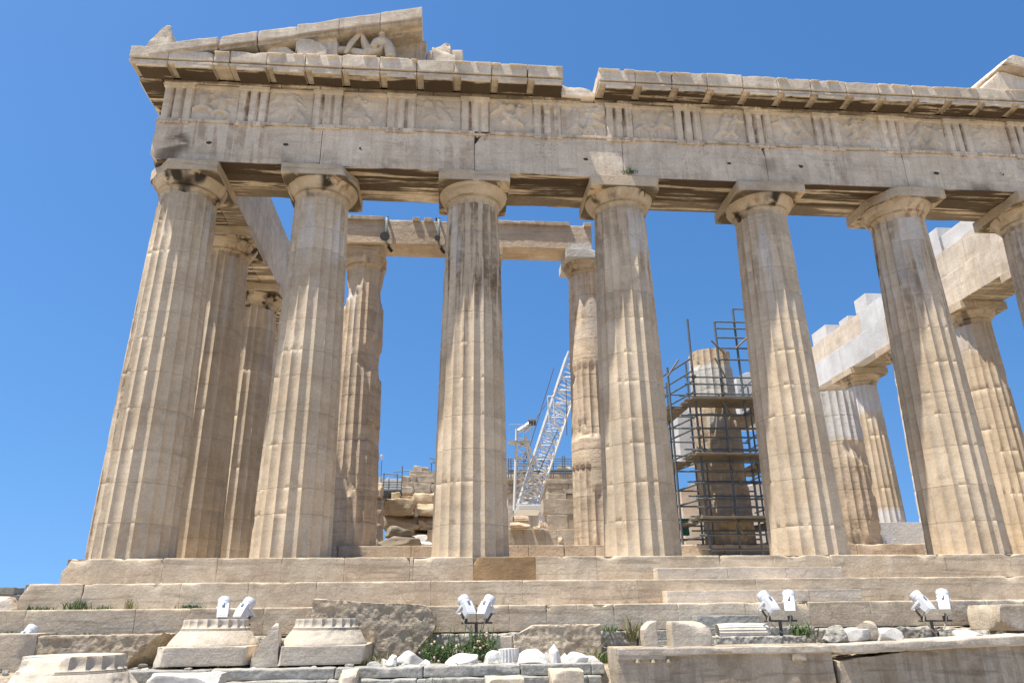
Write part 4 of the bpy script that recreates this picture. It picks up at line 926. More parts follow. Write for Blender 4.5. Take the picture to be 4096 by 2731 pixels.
# white rubble on the terrace ledge: u0,u1,v_top,v_bottom, depth, label
RB = [(842, 872, 1519, 1541, -3.45, 'small white rubble piece at the left end of the rubble row'), (872, 895, 1517, 1541, -3.3, 'second small white rubble piece from the left end'),
      (883, 920, 1507, 1543, -3.5, 'pointed white rubble piece in front of the large rounded one'), (905, 968, 1501, 1533, -3.1, 'large rounded white rubble piece left of the flowering bush'),
      (915, 960, 1526, 1542, -3.5, 'flat white chip at the foot of the large rounded rubble piece'), (962, 994, 1517, 1541, -3.4, 'white rubble piece at the left foot of the bush'),
      (1022, 1054, 1520, 1539, -3.45, 'small boxy white stone under the bush'), (1031, 1087, 1504, 1538, -3.2, 'grey white boulder in front of the bush'),
      (1103, 1157, 1498, 1534, -3.2, 'long white lump right of the bush'), (1150, 1182, 1523, 1538, -3.5, 'small white wedge lying on the ledge edge'),
      (1191, 1258, 1495, 1535, -3.35, 'largest bright white rubble piece, curved like a shell'), (1248, 1266, 1503, 1531, -3.1, 'thin white rubble piece behind the upright one'),
      (1262, 1289, 1490, 1535, -3.4, 'tall upright white rubble piece'), (1284, 1306, 1506, 1531, -3.1, 'white rubble piece between the upright one and the faceted one'),
      (1302, 1342, 1499, 1533, -3.35, 'faceted white rubble piece right of the upright one'), (1338, 1380, 1507, 1532, -3.15, 'last white rubble piece at the right end of the row')]
for k, (u0, u1, v0, v1, Y, lab) in enumerate(RB):
    p = at((u0+u1)/2, v1, Y); q = at(u1, v0, Y); wd = 2*(q[0]-p[0]); zb = -2.10 if Y < -3.25 else -2.13
    thing_rock('marble_rubble', lab, 'rubble', (p[0], Y, zb), (wd*1.4, wd*1.0, (q[2]-zb)*1.45), 200+k, M_WHITE, 'white marble rubble on the ledge', (.95+.1*(k % 3), 0, 0, .3), smooth=0, res=13, cuts=15, rough=.07, rotz=k*.9, keep=.58, power=4)
p = at(1170, 1532, -3.3); V, F, w = shaft(p[0], -3.1, -2.14, -1.80, .19, .185, 1780, drums=1, seg=6, dz=.05, chip=.03, topbreak=.10, flute=.10); w[:] = (1, 0, 0, .7)
tag(build('fluted_fragment', MB().add(V, F, w), M_WHITE, smooth=30), 'small white fluted chunk standing in the rubble row right of the bush', 'column piece')
loose('upright_stone', 'small plain upright slab left of the pitted slab', 'stone', (at(1133, 1470, -1.9)[0], -1.98, -2.2), (at(1176, 1470, -1.9)[0], -1.8, at(1150, 1460, -1.9)[2]), 1781, M_LOOSE, planes=[((-1, 0, .6), (at(1138, 1470, -1.9)[0], -1.9, at(1150, 1468, -1.9)[2]))])
# stones along the lower edge of the view
for k, (u0, u1, v0, Y, lab, mt) in enumerate(((777, 818, 1540, -4.3, 'small brown upright stone below the broken-corner capital', M_LOOSE), (1268, 1342, 1539, -4.3, 'pale split stone in front of the terrace ledge', M_LOOSE),
        (1117, 1205, 1557, -4.6, 'flat topped pale stone at the bottom edge below the bush', M_LOOSE), (322, 500, 1551, -4.8, 'wide pale stone below the left upside-down capital', M_WHITE), (395, 470, 1549, -4.1, 'rough grey lump behind the wide pale stone', M_LIME))):
    p = at(u0, v0, Y); q = at(u1, v0, Y)
    loose('loose_stone', lab, 'stone', (p[0], Y, -2.95), (q[0], Y+.55, p[2]), 1790+k, mt, planes=[((.3, -.4, 1), ((p[0]*.3+q[0]*.7), Y, p[2]-.02)), ((-.8, -.3, .7), (p[0]+.1, Y, p[2]-.06))], chip=.12, rough=.03, cut=.06)
for k in range(26):      # a scatter of smaller stones on the lower ground
    xx = rng.uniform(2, 11); yy = rng.uniform(-4.6, -3.95); s = rng.uniform(.12, .38)
    thing_rock('field_stone', 'small field stone on the ground below the ledge wall', 'stone', (xx, yy, -2.76), (s*1.3, s, s*.8), 300+k, [M_LIME, M_LOOSE, M_WHITE][k % 3], 'field stones below the ledge wall', res=8, cuts=6)
thing_rock('boulder', 'pale boulder beyond the left end of the middle step', 'boulder', (at(5, 1396, -.6)[0]-.2, -.5, -1.09), (1.1, .7, .30), 88, M_LOOSE, None, (1.05, 0, 0, .2), cuts=5)
# far low wall on the left
fw = empty('far_wall', (-24, 30, -2.4)); tag(fw, 'distant low two-course stone wall at the far left edge', 'wall')
for k in range(8):
    m = MB(); V, F = block((-38+2.7*k, 30, -2.4), (-38+2.7*k+2.66, 31, .12), res=.5, e=.08, chip=.1, seed=1800+k); m.add(V, F); V, F = block((-38.2+2.7*k, 29.85, .13), (-38.2+2.7*k+2.66, 31, .52), res=.4, e=.08, chip=.1, seed=1820+k); m.add(V, F, (.9, .1, .2, 0)); build('wall_block', m, M_GREY, fw)

# =================================================================== CELLA RUINS BEHIND
def bx(m, u0, u1, v0, v1, Y, dep, seed, chip=.1, rough=.03, tone=1., planes=(), pat=.1, new=0.):
    a = at(u0, v1, Y); b = at(u1, v0, Y); V, F = block((a[0], Y, a[2]), (b[0], Y+dep, b[2]), res=max(.1, (b[0]-a[0])/14), e=.08, r=.012, chip=chip, cf_=1.9, rough=rough, rf=3.2, seed=seed, planes=planes, cut_rough=.06); m.add(V, F, (tone, 0, pat, new))
def px(x, y): return (1450+x/2.476)/1.7415, (1750+y/2.476)/1.7415
ruinL = empty('ruined_wall', (6.8, 13.5, .7)); tag(ruinL, 'tumbled pile of weathered wall blocks seen left of the third column', 'ruin')
for k, (x0, x1, y0, y1, Y, ch) in enumerate(((190, 515, 600, 752, 12.6, .3), (545, 720, 645, 752, 12.8, .06), (205, 560, 755, 905, 13.0, .12), (555, 720, 757, 905, 13.2, .12), (495, 720, 540, 640, 13.6, .22), (280, 366, 535, 602, 13.3, .06), (372, 492, 568, 604, 13.6, .1),
        (500, 632, 900, 1090, 13.0, .06), (637, 720, 900, 1090, 13.0, .06), (120, 200, 590, 870, 11.5, .25), (105, 190, 430, 592, 11.6, .25), (130, 185, 870, 1090, 11.6, .05))):
    m = MB(); a, b = px(x0, y0), px(x1, y1); bx(m, a[0]+.6, b[0]-.6, a[1]+1.0, b[1], Y+.25*rng.random(), 1.2, 1900+k, ch*1.2, .09, 1+rng.uniform(-.12, .08), planes=[((rng.normal(0, .5), -.6, rng.normal(.3, .5)), tuple(at((a[0]+b[0])/2, (a[1]+b[1])/2, Y)+np.array([0, .12, 0])))]); build('wall_block', m, M_MAR, ruinL, smooth=30)
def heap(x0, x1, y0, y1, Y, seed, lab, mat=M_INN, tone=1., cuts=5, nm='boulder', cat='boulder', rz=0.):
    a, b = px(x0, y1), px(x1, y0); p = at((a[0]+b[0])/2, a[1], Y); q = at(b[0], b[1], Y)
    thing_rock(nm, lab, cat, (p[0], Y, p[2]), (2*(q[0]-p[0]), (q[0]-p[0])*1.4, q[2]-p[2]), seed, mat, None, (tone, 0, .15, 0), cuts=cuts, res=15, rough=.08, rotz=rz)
heap(195, 505, 875, 1000, 10.6, 401, 'dark brown grey slab lying on the rubble beside the left porch column', M_LOOSE, .5)  # brown grey stone, tone lowered further to paint in shade
heap(145, 570, 965, 1100, 10.2, 402, 'big shaded boulder on the porch floor beside the left porch column', M_LOOSE, .62)  # shade put into the boulder's colour by the lowered tone
heap(460, 650, 955, 1060, 10.9, 403, 'pale jagged rock between the shaded boulder and the third column', M_WHITE, .9)
heap(555, 710, 1020, 1100, 10.5, 404, 'low pale rock touching the third column base line', M_WHITE, .9)
ruinF = empty('ruined_wall', (7.5, 24, 0)); tag(ruinF, 'farther stepped wall stump rising above the tumbled pile', 'ruin')
for k, (x0, x1, y0, y1, Y) in enumerate(((392, 465, 375, 480, 24), (470, 730, 330, 372, 25), (530, 730, 372, 440, 24.5), (470, 532, 360, 445, 24.2), (440, 500, 440, 500, 23.8), (500, 680, 442, 540, 24), (680, 735, 460, 540, 24), (390, 500, 485, 545, 23), (508, 590, 278, 330, 25), (592, 660, 293, 330, 25.2), (390, 735, 545, 1000, 23.5))):
    m = MB(); a, b = px(x0, y0), px(x1, y1); bx(m, a[0], b[0], a[1], b[1], Y, 1.5, 1940+k, .12, .05, 1+rng.uniform(-.1, .06)); build('wall_block', m, M_LOOSE, ruinF, smooth=30)
ruinR = empty('ruined_wall', (13, 15, .7)); tag(ruinR, 'standing stretch of cella wall with square sockets right of the white crane', 'ruin')
RB2 = []
for r_, (y0, y1, xa) in enumerate(((905, 1085, 1450), (760, 902, 1830), (605, 757, 1790), (553, 602, 1840), (505, 550, 1840), (455, 502, 1835), (412, 452, 1815))):
    xx = xa; j = 0
    while xx < 2125:
        L_ = [150, 205, 120, 180][(j+r_) % 4]; RB2.append((xx, min(xx+L_, 2128), y0, y1, 14.5+.15*(r_ > 0)+.3*(r_ > 2))); xx += L_; j += 1
for k, (x0, x1, y0, y1, Y) in enumerate(RB2):
    if x1-x0 < 20: continue
    m = MB(); a, b = px(x0+1, y0), px(x1-1, y1+2); bx(m, a[0], b[0], a[1], b[1], Y+rng.uniform(0, .06), .9, 1970+k, .09, .02, 1+rng.uniform(-.08, .06)); build('wall_block', m, M_LOOSE, ruinR, smooth=30)
heap(1455, 1660, 838, 900, 14.6, 410, 'flat stone slab on the low wall under the crane')
a, b = px(1500, 826), px(1645, 752); p = at(a[0], a[1], 14.7); q = at(b[0], b[1], 14.7); fluted_piece('fluted_fragment', 'fluted drum piece perched on the low wall under the crane', ((p[0]+q[0])/2, 15, (p[2]+q[2])/2-.1), (q[0]-p[0])*1.0, (q[2]-p[2])*.65, .1, 1788, (1.05, 0, .1, 0), M_INN)
for k, (x0, x1, y0, y1) in enumerate(((1745, 1790, 820, 895), (1790, 1840, 838, 900), (1690, 1760, 870, 905), (1930, 1990, 985, 1040))):
    heap(x0, x1, y0, y1, 14.45, 415+k, ('tilted chip on the low wall left of the cella wall', 'larger chip on the low wall beside the cella wall', 'flat chip on the low wall right of the crane foot', 'stone wedged before the socket of the cella wall')[k], M_INN, 1.05, 7, 'marble_chip', 'marble chip')
ruinB = empty('ruined_wall', (16, 40, 0)); tag(ruinB, 'far long wall under blue scaffolding behind the crane', 'ruin')
for r_, (y0, y1) in enumerate(((352, 412), (414, 470), (472, 545), (547, 620), (622, 900))):
    xx = 1425; j = 0
    while xx < 2140:
        L_ = [110, 150, 90][(j+r_) % 3]; m = MB(); a, b = px(xx, y0), px(min(xx+L_, 2150)-1, y1); bx(m, a[0], b[0], a[1], b[1], 40+rng.uniform(0, .5), 2, 2050+r_*20+j, .15, .05, (.75 if r_ in (2,) else 1)+rng.uniform(-.15, .1)); build('wall_block', m, M_LOOSE, ruinB, smooth=30); xx += L_; j += 1
heap(1930, 2060, 272, 320, 40, 420, 'pale block lying on top of the far wall'); 
ruinC = empty('ruined_wall', (3.5, 45, 0)); tag(ruinC, 'far white restored blocks behind the lamp post', 'ruin')
for k, (x0, x1, y0, y1) in enumerate(((100, 190, 372, 520), (190, 260, 375, 520), (262, 400, 405, 520), (180, 400, 520, 640))):
    m = MB(); a, b = px(x0, y0), px(x1, y1); bx(m, a[0], b[0], a[1], b[1], 46, 3, 2150+k, .1, .03, .95 if k < 3 else .5, new=.6 if k < 3 else 0, planes=[((-.5, 0, 1), (at(a[0], a[1], 46)[0]+.6, 46, at(a[0], a[1], 46)[2]-.2))] if k < 2 else ()); build('wall_block', m, M_WHITE if k < 3 else M_INN, ruinC)

# =================================================================== SCAFFOLDS
def pole_part(nm, p, q, r, parent, mat=None):
    m = MB(); V, F = tube(p, q, r, 7); m.add(V, F); return build(nm, m, mat or M_POLE, parent, smooth=60)
sc = empty('scaffolding', (17.5, 6.3, 0)); tag(sc, 'grey tube scaffolding with plank decks round the unfinished porch column', 'scaffolding')
def zl(v): return float(at(1680, v, 4.75)[2])
fr = [(16.35, 4.75, zl(735)), (17.28, 4.75, zl(740)), (17.95, 4.70, zl(712)), (19.15, 4.75, zl(742))]; bk = [(15.75, 5.5, zl(830)), (15.55, 6.9, zl(850)), (15.9, 7.9, zl(800)), (17.3, 8.1, 7.6), (19.35, 8.0, zl(760)), (19.2, 6.3, 8.2)]
for (x, y, z) in fr+bk: pole_part('upright', (x, y, .003), (x-.0, y, z), .039, sc)
for v in (868, 884, 906, 920, 953, 985, 1005, 1035, 1062, 1082, 1110, 1146, 1165, 1195, 1228, 1262):
    z = zl(v); pole_part('ledger', (16.05 if v > 860 else 17.2, 4.70, z), (19.3, 4.70, z), .030, sc)
for k_, (x, y) in enumerate(((16.8, 5.6), (18.5, 5.55), (16.2, 7.2), (18.75, 7.3), (17.95, 8.05))): pole_part('upright', (x, y, .003), (x, y, 5.3+.6*(k_ % 3)), .03, sc)
for v in (895, 940, 970, 1020, 1072, 1096, 1130, 1178, 1212, 1245): z = zl(v); pole_part('ledger', (16.1, 5.55, z), (19.35, 5.5, z), .026, sc)
for v in (712, 742, 757, 778, 802, 828): z = zl(v); pole_part('ledger', (17.95 if v == 712 else 17.25, 4.66, z), (19.2, 4.66, z), .030, sc)
for v in (830, 858, 880, 905, 960, 985, 1035, 1062, 1110, 1146, 1195, 1230):
    z = zl(v); pole_part('ledger', (16.25, 4.6, z), (15.5, 8.0, z-.05), .030, sc); pole_part('ledger', (19.2, 4.6, z), (19.3, 8.1, z), .030, sc)
for v in (845, 875, 900, 930, 965, 1000, 1040, 1090, 1130, 1180, 1215): z = zl(v); pole_part('ledger', (15.4, 7.95, z), (19.4, 8.05, z), .030, sc)
for v, x0, y0 in ((922, 16.15, 4.8), (1048, 16.1, 4.8), (1192, 16.1, 4.8)):
    z = zl(v); j = 0
    for yy in np.arange(4.42, 5.45, .225):
        m = MB(); V, F = block((x0-.15*(j % 2), yy, z), (19.3, yy+.215, z+.06), res=.6, e=.01, r=.004, chip=.01, seed=2200+j); m.add(V, F); build('deck_plank', m, M_PLANK, sc); j += 1
    for xx in (15.42, 15.65, 15.88, 16.11):
        m = MB(); V, F = block((xx, 5.50, z-.055), (xx+.215, 8.1, z-.012), res=.6, e=.01, r=.004, chip=.01, seed=2210+j); m.add(V, F); build('deck_plank', m, M_PLANK, sc); j += 1
    for xx in (18.5, 18.73, 18.96, 19.19):
        m = MB(); V, F = block((xx, 5.50, z-.055), (xx+.215, 8.1, z-.012), res=.6, e=.01, r=.004, chip=.01, seed=2220+j); m.add(V, F); build('deck_plank', m, M_PLANK, sc); j += 1
for (u0, v0, u1, v1) in ((1634, 782, 1665, 812), (1642, 822, 1668, 868), (1650, 905, 1682, 955), (1678, 1062, 1706, 1115), (1682, 1180, 1716, 1240), (1690, 800, 1716, 775), (1533, 865, 1558, 826)):
    p = at(u0, v0, 4.62); q = at(u1, v1, 4.62); pole_part('brace', p, q, .03, sc, M_PLANK)
for k in range(14):
    p = [(16.35, 4.68), (17.28, 4.68), (17.95, 4.62)][k % 3]; z = zl([868, 906, 953, 1005, 1062, 1110, 1165, 884, 920, 985, 1035, 1082, 1146, 1195][k]); m = MB(); V, F = block((p[0]-.055, p[1]-.06, z-.05), (p[0]+.055, p[1]+.05, z+.05), res=.2, e=.02, chip=0); m.add(V, F); build('coupler', m, M_RUST, sc)
m = MB(); p = at(1572, 1205, 7.2); V, F = block((p[0]-.12, 7.1, p[2]-.35), (p[0]+.12, 7.3, p[2]+.1), res=.2, e=.02); m.add(V, F); V, F = block((p[0]-.25, 7.05, p[2]+.12), (p[0]+.2, 7.35, p[2]+.2), res=.2, e=.02); m.add(V, F)
tag(build('tool_bin', m, plain('green_plastic', (.05, .28, .2), .5)), 'small dark bin with green lid inside the scaffolding', 'bin')
# things behind the scaffolding
for (u0, u1, v0, v1, Y, k, lab) in ((1560, 1620, 935, 1010, 26, 1, 'white restored masonry far behind the scaffolding, upper part'), (1575, 1622, 1110, 1255, 22, 2, 'pale far wall piece low behind the scaffolding on the left'), (1715, 1760, 1110, 1255, 22, 3, 'pale far wall piece low behind the scaffolding on the right'), (1695, 1740, 855, 905, 26, 4, 'white block far behind the scaffolding beside the fifth column')):
    a = at(u0, v1, Y); b = at(u1, v0, Y); loose('far_masonry', lab, 'masonry', (a[0], Y, a[2] if k in (2, 3) else b[2]-3.5), (b[0], Y+1.5, b[2]), 2300+k, M_WHITE if k in (1, 4) else M_INN, chip=.15, res=.3, wear=(1, 0, 0, .6 if k != 2 else .1), planes=[((-.6, 0, 1), (a[0]+.4*(b[0]-a[0]), Y, b[2]-.05))])
def small_scaffold(label, posts, rails, r=.03):
    o = empty('scaffolding', (posts[0][0], posts[0][1], posts[0][2])); tag(o, label, 'scaffolding')
    for (x, y, z0, z1) in posts: pole_part('upright', (x, y, z0), (x, y, z1), r, o)
    for p, q in rails: pole_part('ledger', p, q, r, o)
    return o
def pa(x, y, Y): a = px(x, y); return at(a[0], a[1], Y)
posts = []
for x_ in (1445, 1470, 1530, 1600, 1690, 1780, 1890, 1985, 2005, 2080): p = pa(x_, 345, 38.5); q = pa(x_, 205 if x_ not in (1985, 2005) else 180, 38.5); posts.append((p[0], 38.5, p[2]-.5, q[2]))
rails = [(pa(1440, v, 38.5), pa(2095, v+3, 38.5)) for v in (205, 228, 252, 275, 318, 340, 352)]
so = small_scaffold('blue grey tube scaffolding along the top of the far wall behind the crane', posts, rails, .045)
m = MB(); p = pa(1440, 335, 38.7); q = pa(2095, 322, 38.7); V, F = block((p[0], 38.6, p[2]), (q[0], 39.8, q[2]), res=1, e=.02); m.add(V, F); build('deck_plank', m, M_PLANK, so)
posts = []
for x_, y0_, y1_ in ((205, 540, 350), (340, 540, 360), (385, 545, 280), (260, 540, 430)): p = pa(x_, y0_, 30); q = pa(x_, y1_, 30); posts.append((p[0], 30, p[2], q[2]))
so = small_scaffold('small far scaffolding with dark deck beside the stepped wall stump', posts, [(pa(190, v, 30), pa(392, v+2, 30)) for v in (435, 460, 487, 510)]+[(pa(200, 358, 30), pa(345, 363, 30)), (pa(305, 335, 30), pa(400, 332, 30)), (pa(400, 332, 30), pa(505, 318, 30)), (pa(305, 382, 30), pa(390, 382, 30))], .035)
m = MB(); p = pa(185, 598, 30.2); q = pa(392, 520, 30.2); V, F = block((p[0], 30.2, p[2]), (q[0], 31.5, q[2]), res=1, e=.02); m.add(V, F); build('deck_plank', m, M_DARK, so)
so = small_scaffold('few scaffold tubes jutting out left of the third column above the wall stump', [(*pa(683, 300, 26)[:2], pa(683, 330, 26)[2], pa(683, 248, 26)[2]), (*pa(658, 340, 26)[:2], pa(658, 360, 26)[2], pa(658, 300, 26)[2]), (*pa(630, 330, 26)[:2], pa(630, 345, 26)[2], pa(630, 290, 26)[2])], [(pa(660, 200, 26), pa(740, 222, 26)), (pa(668, 252, 26), pa(740, 246, 26)), (pa(690, 235, 26), pa(740, 238, 26))], .03)
lp = empty('lamp_post', pa(180, 425, 34)); tag(lp, 'thin far post with a small white lamp on top in the left opening', 'lamp post')
pole_part('pole', pa(181, 430, 34), pa(191, 215, 34), .028, lp, M_POLE); p = pa(192, 185, 34); m = MB(); V, F = lathe([(.0, p[2]+.14), (.08, p[2]+.12), (.11, p[2]+.03), (.07, p[2]-.07), (.03, p[2]-.3), (0, p[2]-.31)], p, 12); m.add(V, F); build('lamp', m, M_LAMP, lp)

# =================================================================== CRANE
cr_o = empty('crane', (12.6, 22, 2.5)); tag(cr_o, 'white lattice crane with slanting boom rising behind the columns', 'crane')
def lattice(nm, p0, p1, w0, w1, nb, r, rb, parent, side=np.array([1., 0, 0]), mat=None):
    p0, p1 = np.array(p0, float), np.array(p1, float); d = (p1-p0)/np.linalg.norm(p1-p0); s = side-d*(side@d); s /= np.linalg.norm(s); t = np.cross(d, s); m = MB()
    def P(k, sx, sy): f = k/nb; w = (w0+(w1-w0)*min(1, f*1.0))/2; return p0+(p1-p0)*f+s*sx*w+t*sy*w
    cs = [(-1, -1), (1, -1), (1, 1), (-1, 1)]
    for c in cs: V, F = tube(P(0, *c), P(nb, *c), r, 6); m.add(V, F)
    for k in range(nb):
        for j in range(4):
            a, b = cs[j], cs[(j+1) % 4]
            if k % 2: a, b = b, a
            V, F = tube(P(k, *a), P(k+1, *b), rb, 5, caps=False); m.add(V, F); V, F = tube(P(k+1, *a), P(k+1, *b), rb, 5, caps=False); m.add(V, F)
    return build(nm, m, mat or M_CRANE, parent, smooth=60)
Yc = 22.0
pb = (at(1196, 1166, Yc)+at(1222, 1166, Yc))/2; pm = at(1304, 880, Yc); pe = pb+(pm-pb)*1.22
lattice('boom', pb, pe, 1.0, 1.12, 22, .06, .034, cr_o)
pl = at(1186, 1166, Yc-1.0); pt = at(1189, 990, Yc-1.0)
m = MB()
V, F = tube(at(1181, 1172, Yc-1), at(1187, 985, Yc-1), .085); m.add(V, F); V, F = tube(at(1234, 1080, Yc-.2), at(1206, 1000, Yc-1), .075); m.add(V, F); V, F = tube(at(1226, 1120, Yc-.2), at(1205, 1000, Yc-1), .075); m.add(V, F)
for k in range(9):
    f = k/9; g = (k+1)/9; a_ = at(1181+6*f, 1150-150*f, Yc-1); b_ = at(1226-21*f, 1120-120*f, Yc-.5); c__ = at(1181+6*g, 1150-150*g, Yc-1); e__ = at(1226-21*g, 1120-120*g, Yc-.5)
    V, F = tube(a_, e__ if k % 2 else b_, .035); m.add(V, F); V, F = tube(b_, c__, .035); m.add(V, F)
build('mast', m, M_CRANE, cr_o, smooth=60)
m = MB(); a_ = at(1169, 1013, Yc-1); b_ = at(1218, 1018, Yc-1); V, F = block((a_[0], Yc-1.3, a_[2]-.06), (b_[0], Yc-.4, a_[2]), res=1, e=.02); m.add(V, F)
for xx in np.linspace(a_[0], b_[0], 4): V, F = tube((xx, Yc-1.3, a_[2]), (xx, Yc-1.3, a_[2]+.85), .016); m.add(V, F)
V, F = tube((a_[0], Yc-1.3, a_[2]+.85), (b_[0], Yc-1.3, a_[2]+.85), .016); m.add(V, F); build('mast_platform', m, plain('pale_grey_steel', (.36, .37, .36), .6), cr_o)
m = MB(); V, F = tube(at(1190, 990, Yc-1), at(1220, 970, Yc-1), .13); m.add(V, F); V, F = tube(at(1205, 992, Yc-1), at(1222, 975, Yc-1), .08); m.add(V, F); build('mast_head', m, M_CRANE, cr_o)
p = at(1222, 970, Yc-1); m = MB(); [m.add(*tube((p[0]-.2+.15*q, Yc-1.1, p[2]), (p[0]-.2+.15*q+.09, Yc-1.1, p[2]), .2, 14)) for q in range(3)]; build('sheave_block', m, M_RUST, cr_o)
m = MB(); V, F = block((pb[0]-.55, Yc-1.2, pb[2]-.25), (pb[0]+.75, Yc+1.2, pb[2]+.02), res=.6, e=.05, r=.03, chip=0); m.add(V, F); V, F = block((pb[0]+.55, Yc-1.1, pb[2]-2.2), (pb[0]+.9, Yc-.8, pb[2]-.35), res=.6, e=.05, chip=0); m.add(V, F); V, F = block((pb[0]-1.35, Yc+.2, pb[2]-2.2), (pb[0]-.95, Yc+1.2, pb[2]+.45), res=.6, e=.05, chip=0); m.add(V, F); build('crane_base', m, M_CRANE, cr_o)
for (p, q) in ((at(1228, 965, Yc-1), at(1300, 860, Yc)), (at(1206, 1060, Yc-.4), at(1272, 845, Yc-.4)), (at(1300, 870, Yc-.8), at(1302, 1000, Yc-.8)), (at(1282, 985, Yc-.8), at(1235, 1090, Yc-.8))): pole_part('cable', p, q, .022, cr_o, M_RUST)
m = MB(); a_ = at(1258, 910, Yc-.9); b_ = at(1264, 945, Yc-.9)
for q in (0, .3): V, F = tube((a_[0]+q, Yc-.9, a_[2]), (a_[0]+q+.05, Yc-.9, a_[2]-1.6), .035); m.add(V, F)
V, F = tube((a_[0], Yc-.9, a_[2]), (a_[0]+.3, Yc-.9, a_[2]), .035); m.add(V, F); build('cable_guide', m, M_CRANE, cr_o)

# =================================================================== FLOODLIGHTS
def lamp_head(parent, c, yaw, tilt, s=.84):
    """white floodlight head: square rear housing, round front ring, aimed up at the temple"""
    ax = np.array([math.sin(yaw)*math.cos(tilt), math.cos(yaw)*math.cos(tilt), math.sin(tilt)]); side = np.array([math.cos(yaw), -math.sin(yaw), 0]); up = np.cross(side, ax)
    c = np.array(c, float); B = np.stack([side, ax, up], 1)
    def T(V): return np.asarray(V) @ B.T*s + c
    m = MB(); V, F = block((-.125, -.27, -.10), (.125, .07, .115), res=.1, e=.02, r=.015, chip=0, rough=0)
    V[:, 2] = V[:, 2]*(1-.25*np.clip((-.1-V[:, 1])/.17, 0, 1)); m.add(T(V), F)
    V, F = block((-.118, -.29, -.09), (.118, -.268, .085), res=.1, e=.01, r=.004, chip=0, rough=0); m.add(T(V), F)
    h = build('lamp_head', m, M_LAMP, parent, smooth=35)
    m = MB(); pr = [(.0, -.02), (.12, -.01), (.138, .03), (.14, .10), (.147, .105), (.147, .125), (.14, .13), (.142, .20), (.132, .22), (0, .225)]; V, F = lathe(pr, (0, 0), 28); V = np.stack([V[:, 0], V[:, 2]+.02, V[:, 1]], 1); m.add(T(V), F[:, ::-1]); build('ring', m, M_LAMP, h, smooth=40)
    m = MB(); V, F = block((-.03, -.05, .118), (.03, .05, .135), res=.1, e=.005, chip=0, rough=0); m.add(T(V), F); build('window_slot', m, M_SLOT, h)
    m = MB()
    for sx in (-1, 1): V, F = block((sx*.145-.008, -.03, -.26), (sx*.145+.008, .03, .02), res=.2, e=.005, chip=0, rough=0); m.add(T(V), F)
    V, F = block((-.15, -.025, -.275), (.15, .025, -.26), res=.2, e=.005, chip=0, rough=0); m.add(T(V), F); build('bracket', m, M_LAMP, h)
    return T([[0, 0, -.27]])[0]
M_SLOT = plain('lamp_slot_glass', (.10, .14, .2), .3)
def floodlight(label, heads, foot, zg, bar_z):
    o = empty('floodlight', (foot[0], foot[1], zg)); tag(o, label, 'floodlight', 'floodlights lined up before the steps')
    m = MB(); V, F = tube((foot[0], foot[1], zg), (foot[0], foot[1], bar_z), .032, 10); m.add(V, F); build('pole', m, M_RUST, o, smooth=60)
    xs = [h[0][0] for h in heads]; m = MB(); V, F = block((min(xs)-.1, foot[1]-.03, bar_z), (max(xs)+.12, foot[1]+.03, bar_z+.035), res=.5, e=.008, chip=0, rough=0); m.add(V, F); build('crossbar', m, M_RUST, o)
    for (c, yaw, tilt) in heads:
        b = lamp_head(o, c, yaw, tilt)
        m = MB(); V, F = tube(b, (c[0], foot[1], bar_z+.03), .022); m.add(V, F); V, F = block((c[0]-.05, foot[1]-.05, bar_z+.03), (c[0]+.03, foot[1]+.03, bar_z+.11), res=.3, e=.01, chip=0); m.add(V, F); build('clamp', m, M_RUST, o)
        m = MB(); pts = [np.array(c)+[0, -.05, -.12], np.array([c[0]-.05, foot[1]-.08, bar_z+.02]), np.array([c[0]*.6+foot[0]*.4, foot[1]-.09, bar_z-.12]), np.array([foot[0], foot[1]-.04, bar_z-.2])]
        for k in range(3): V, F = tube(pts[k], pts[k+1], .014, 6); m.add(V, F)
        build('cable', m, M_DRYC, o, smooth=60)
M_DRYC = plain('pale_cable', (.42, .38, .30), .6)
def hd(u, v, Y, yaw, tilt): return (tuple(at(u, v, Y)), yaw, tilt)
f_ = at(540, 1450, -1.95)
floodlight('pair of white floodlights behind the left upside-down capital', [hd(513, 1396, -1.95, -.24, .95), hd(563, 1397, -1.95, .5, .85)], (f_[0], -1.9), -2.2, at(540, 1436, -1.9)[2])
f_ = at(1094, 1450, -1.95)
floodlight('pair of white floodlights leaning apart like a V above the flowering bush', [hd(1071, 1391, -1.95, -.62, .88), hd(1118, 1391, -1.95, .70, .88)], (f_[0], -1.9), -2.2, at(1094, 1432, -1.9)[2])
f_ = at(1797, 1450, -2.75)
floodlight('pair of white floodlights on the third stand before the half steps', [hd(1763, 1382, -2.75, -.45, .85), hd(1813, 1381, -2.75, .46, .98)], (f_[0], -2.7), -2.2, at(1797, 1427, -2.7)[2])
f_ = at(2147, 1450, -2.75)
floodlight('pair of white floodlights on the rightmost stand', [hd(2117, 1381, -2.75, -.45, .85), hd(2167, 1378, -2.75, .62, .98)], (f_[0], -2.7), -2.3, at(2147, 1427, -2.7)[2])
f_ = at(60, 1465, -1.52)
floodlight('single white floodlight half hidden behind the block at the far left', [hd(62, 1461, -1.75, .4, .95)], (at(62, 1461, -1.62)[0], -1.62), -2.2, -1.85)

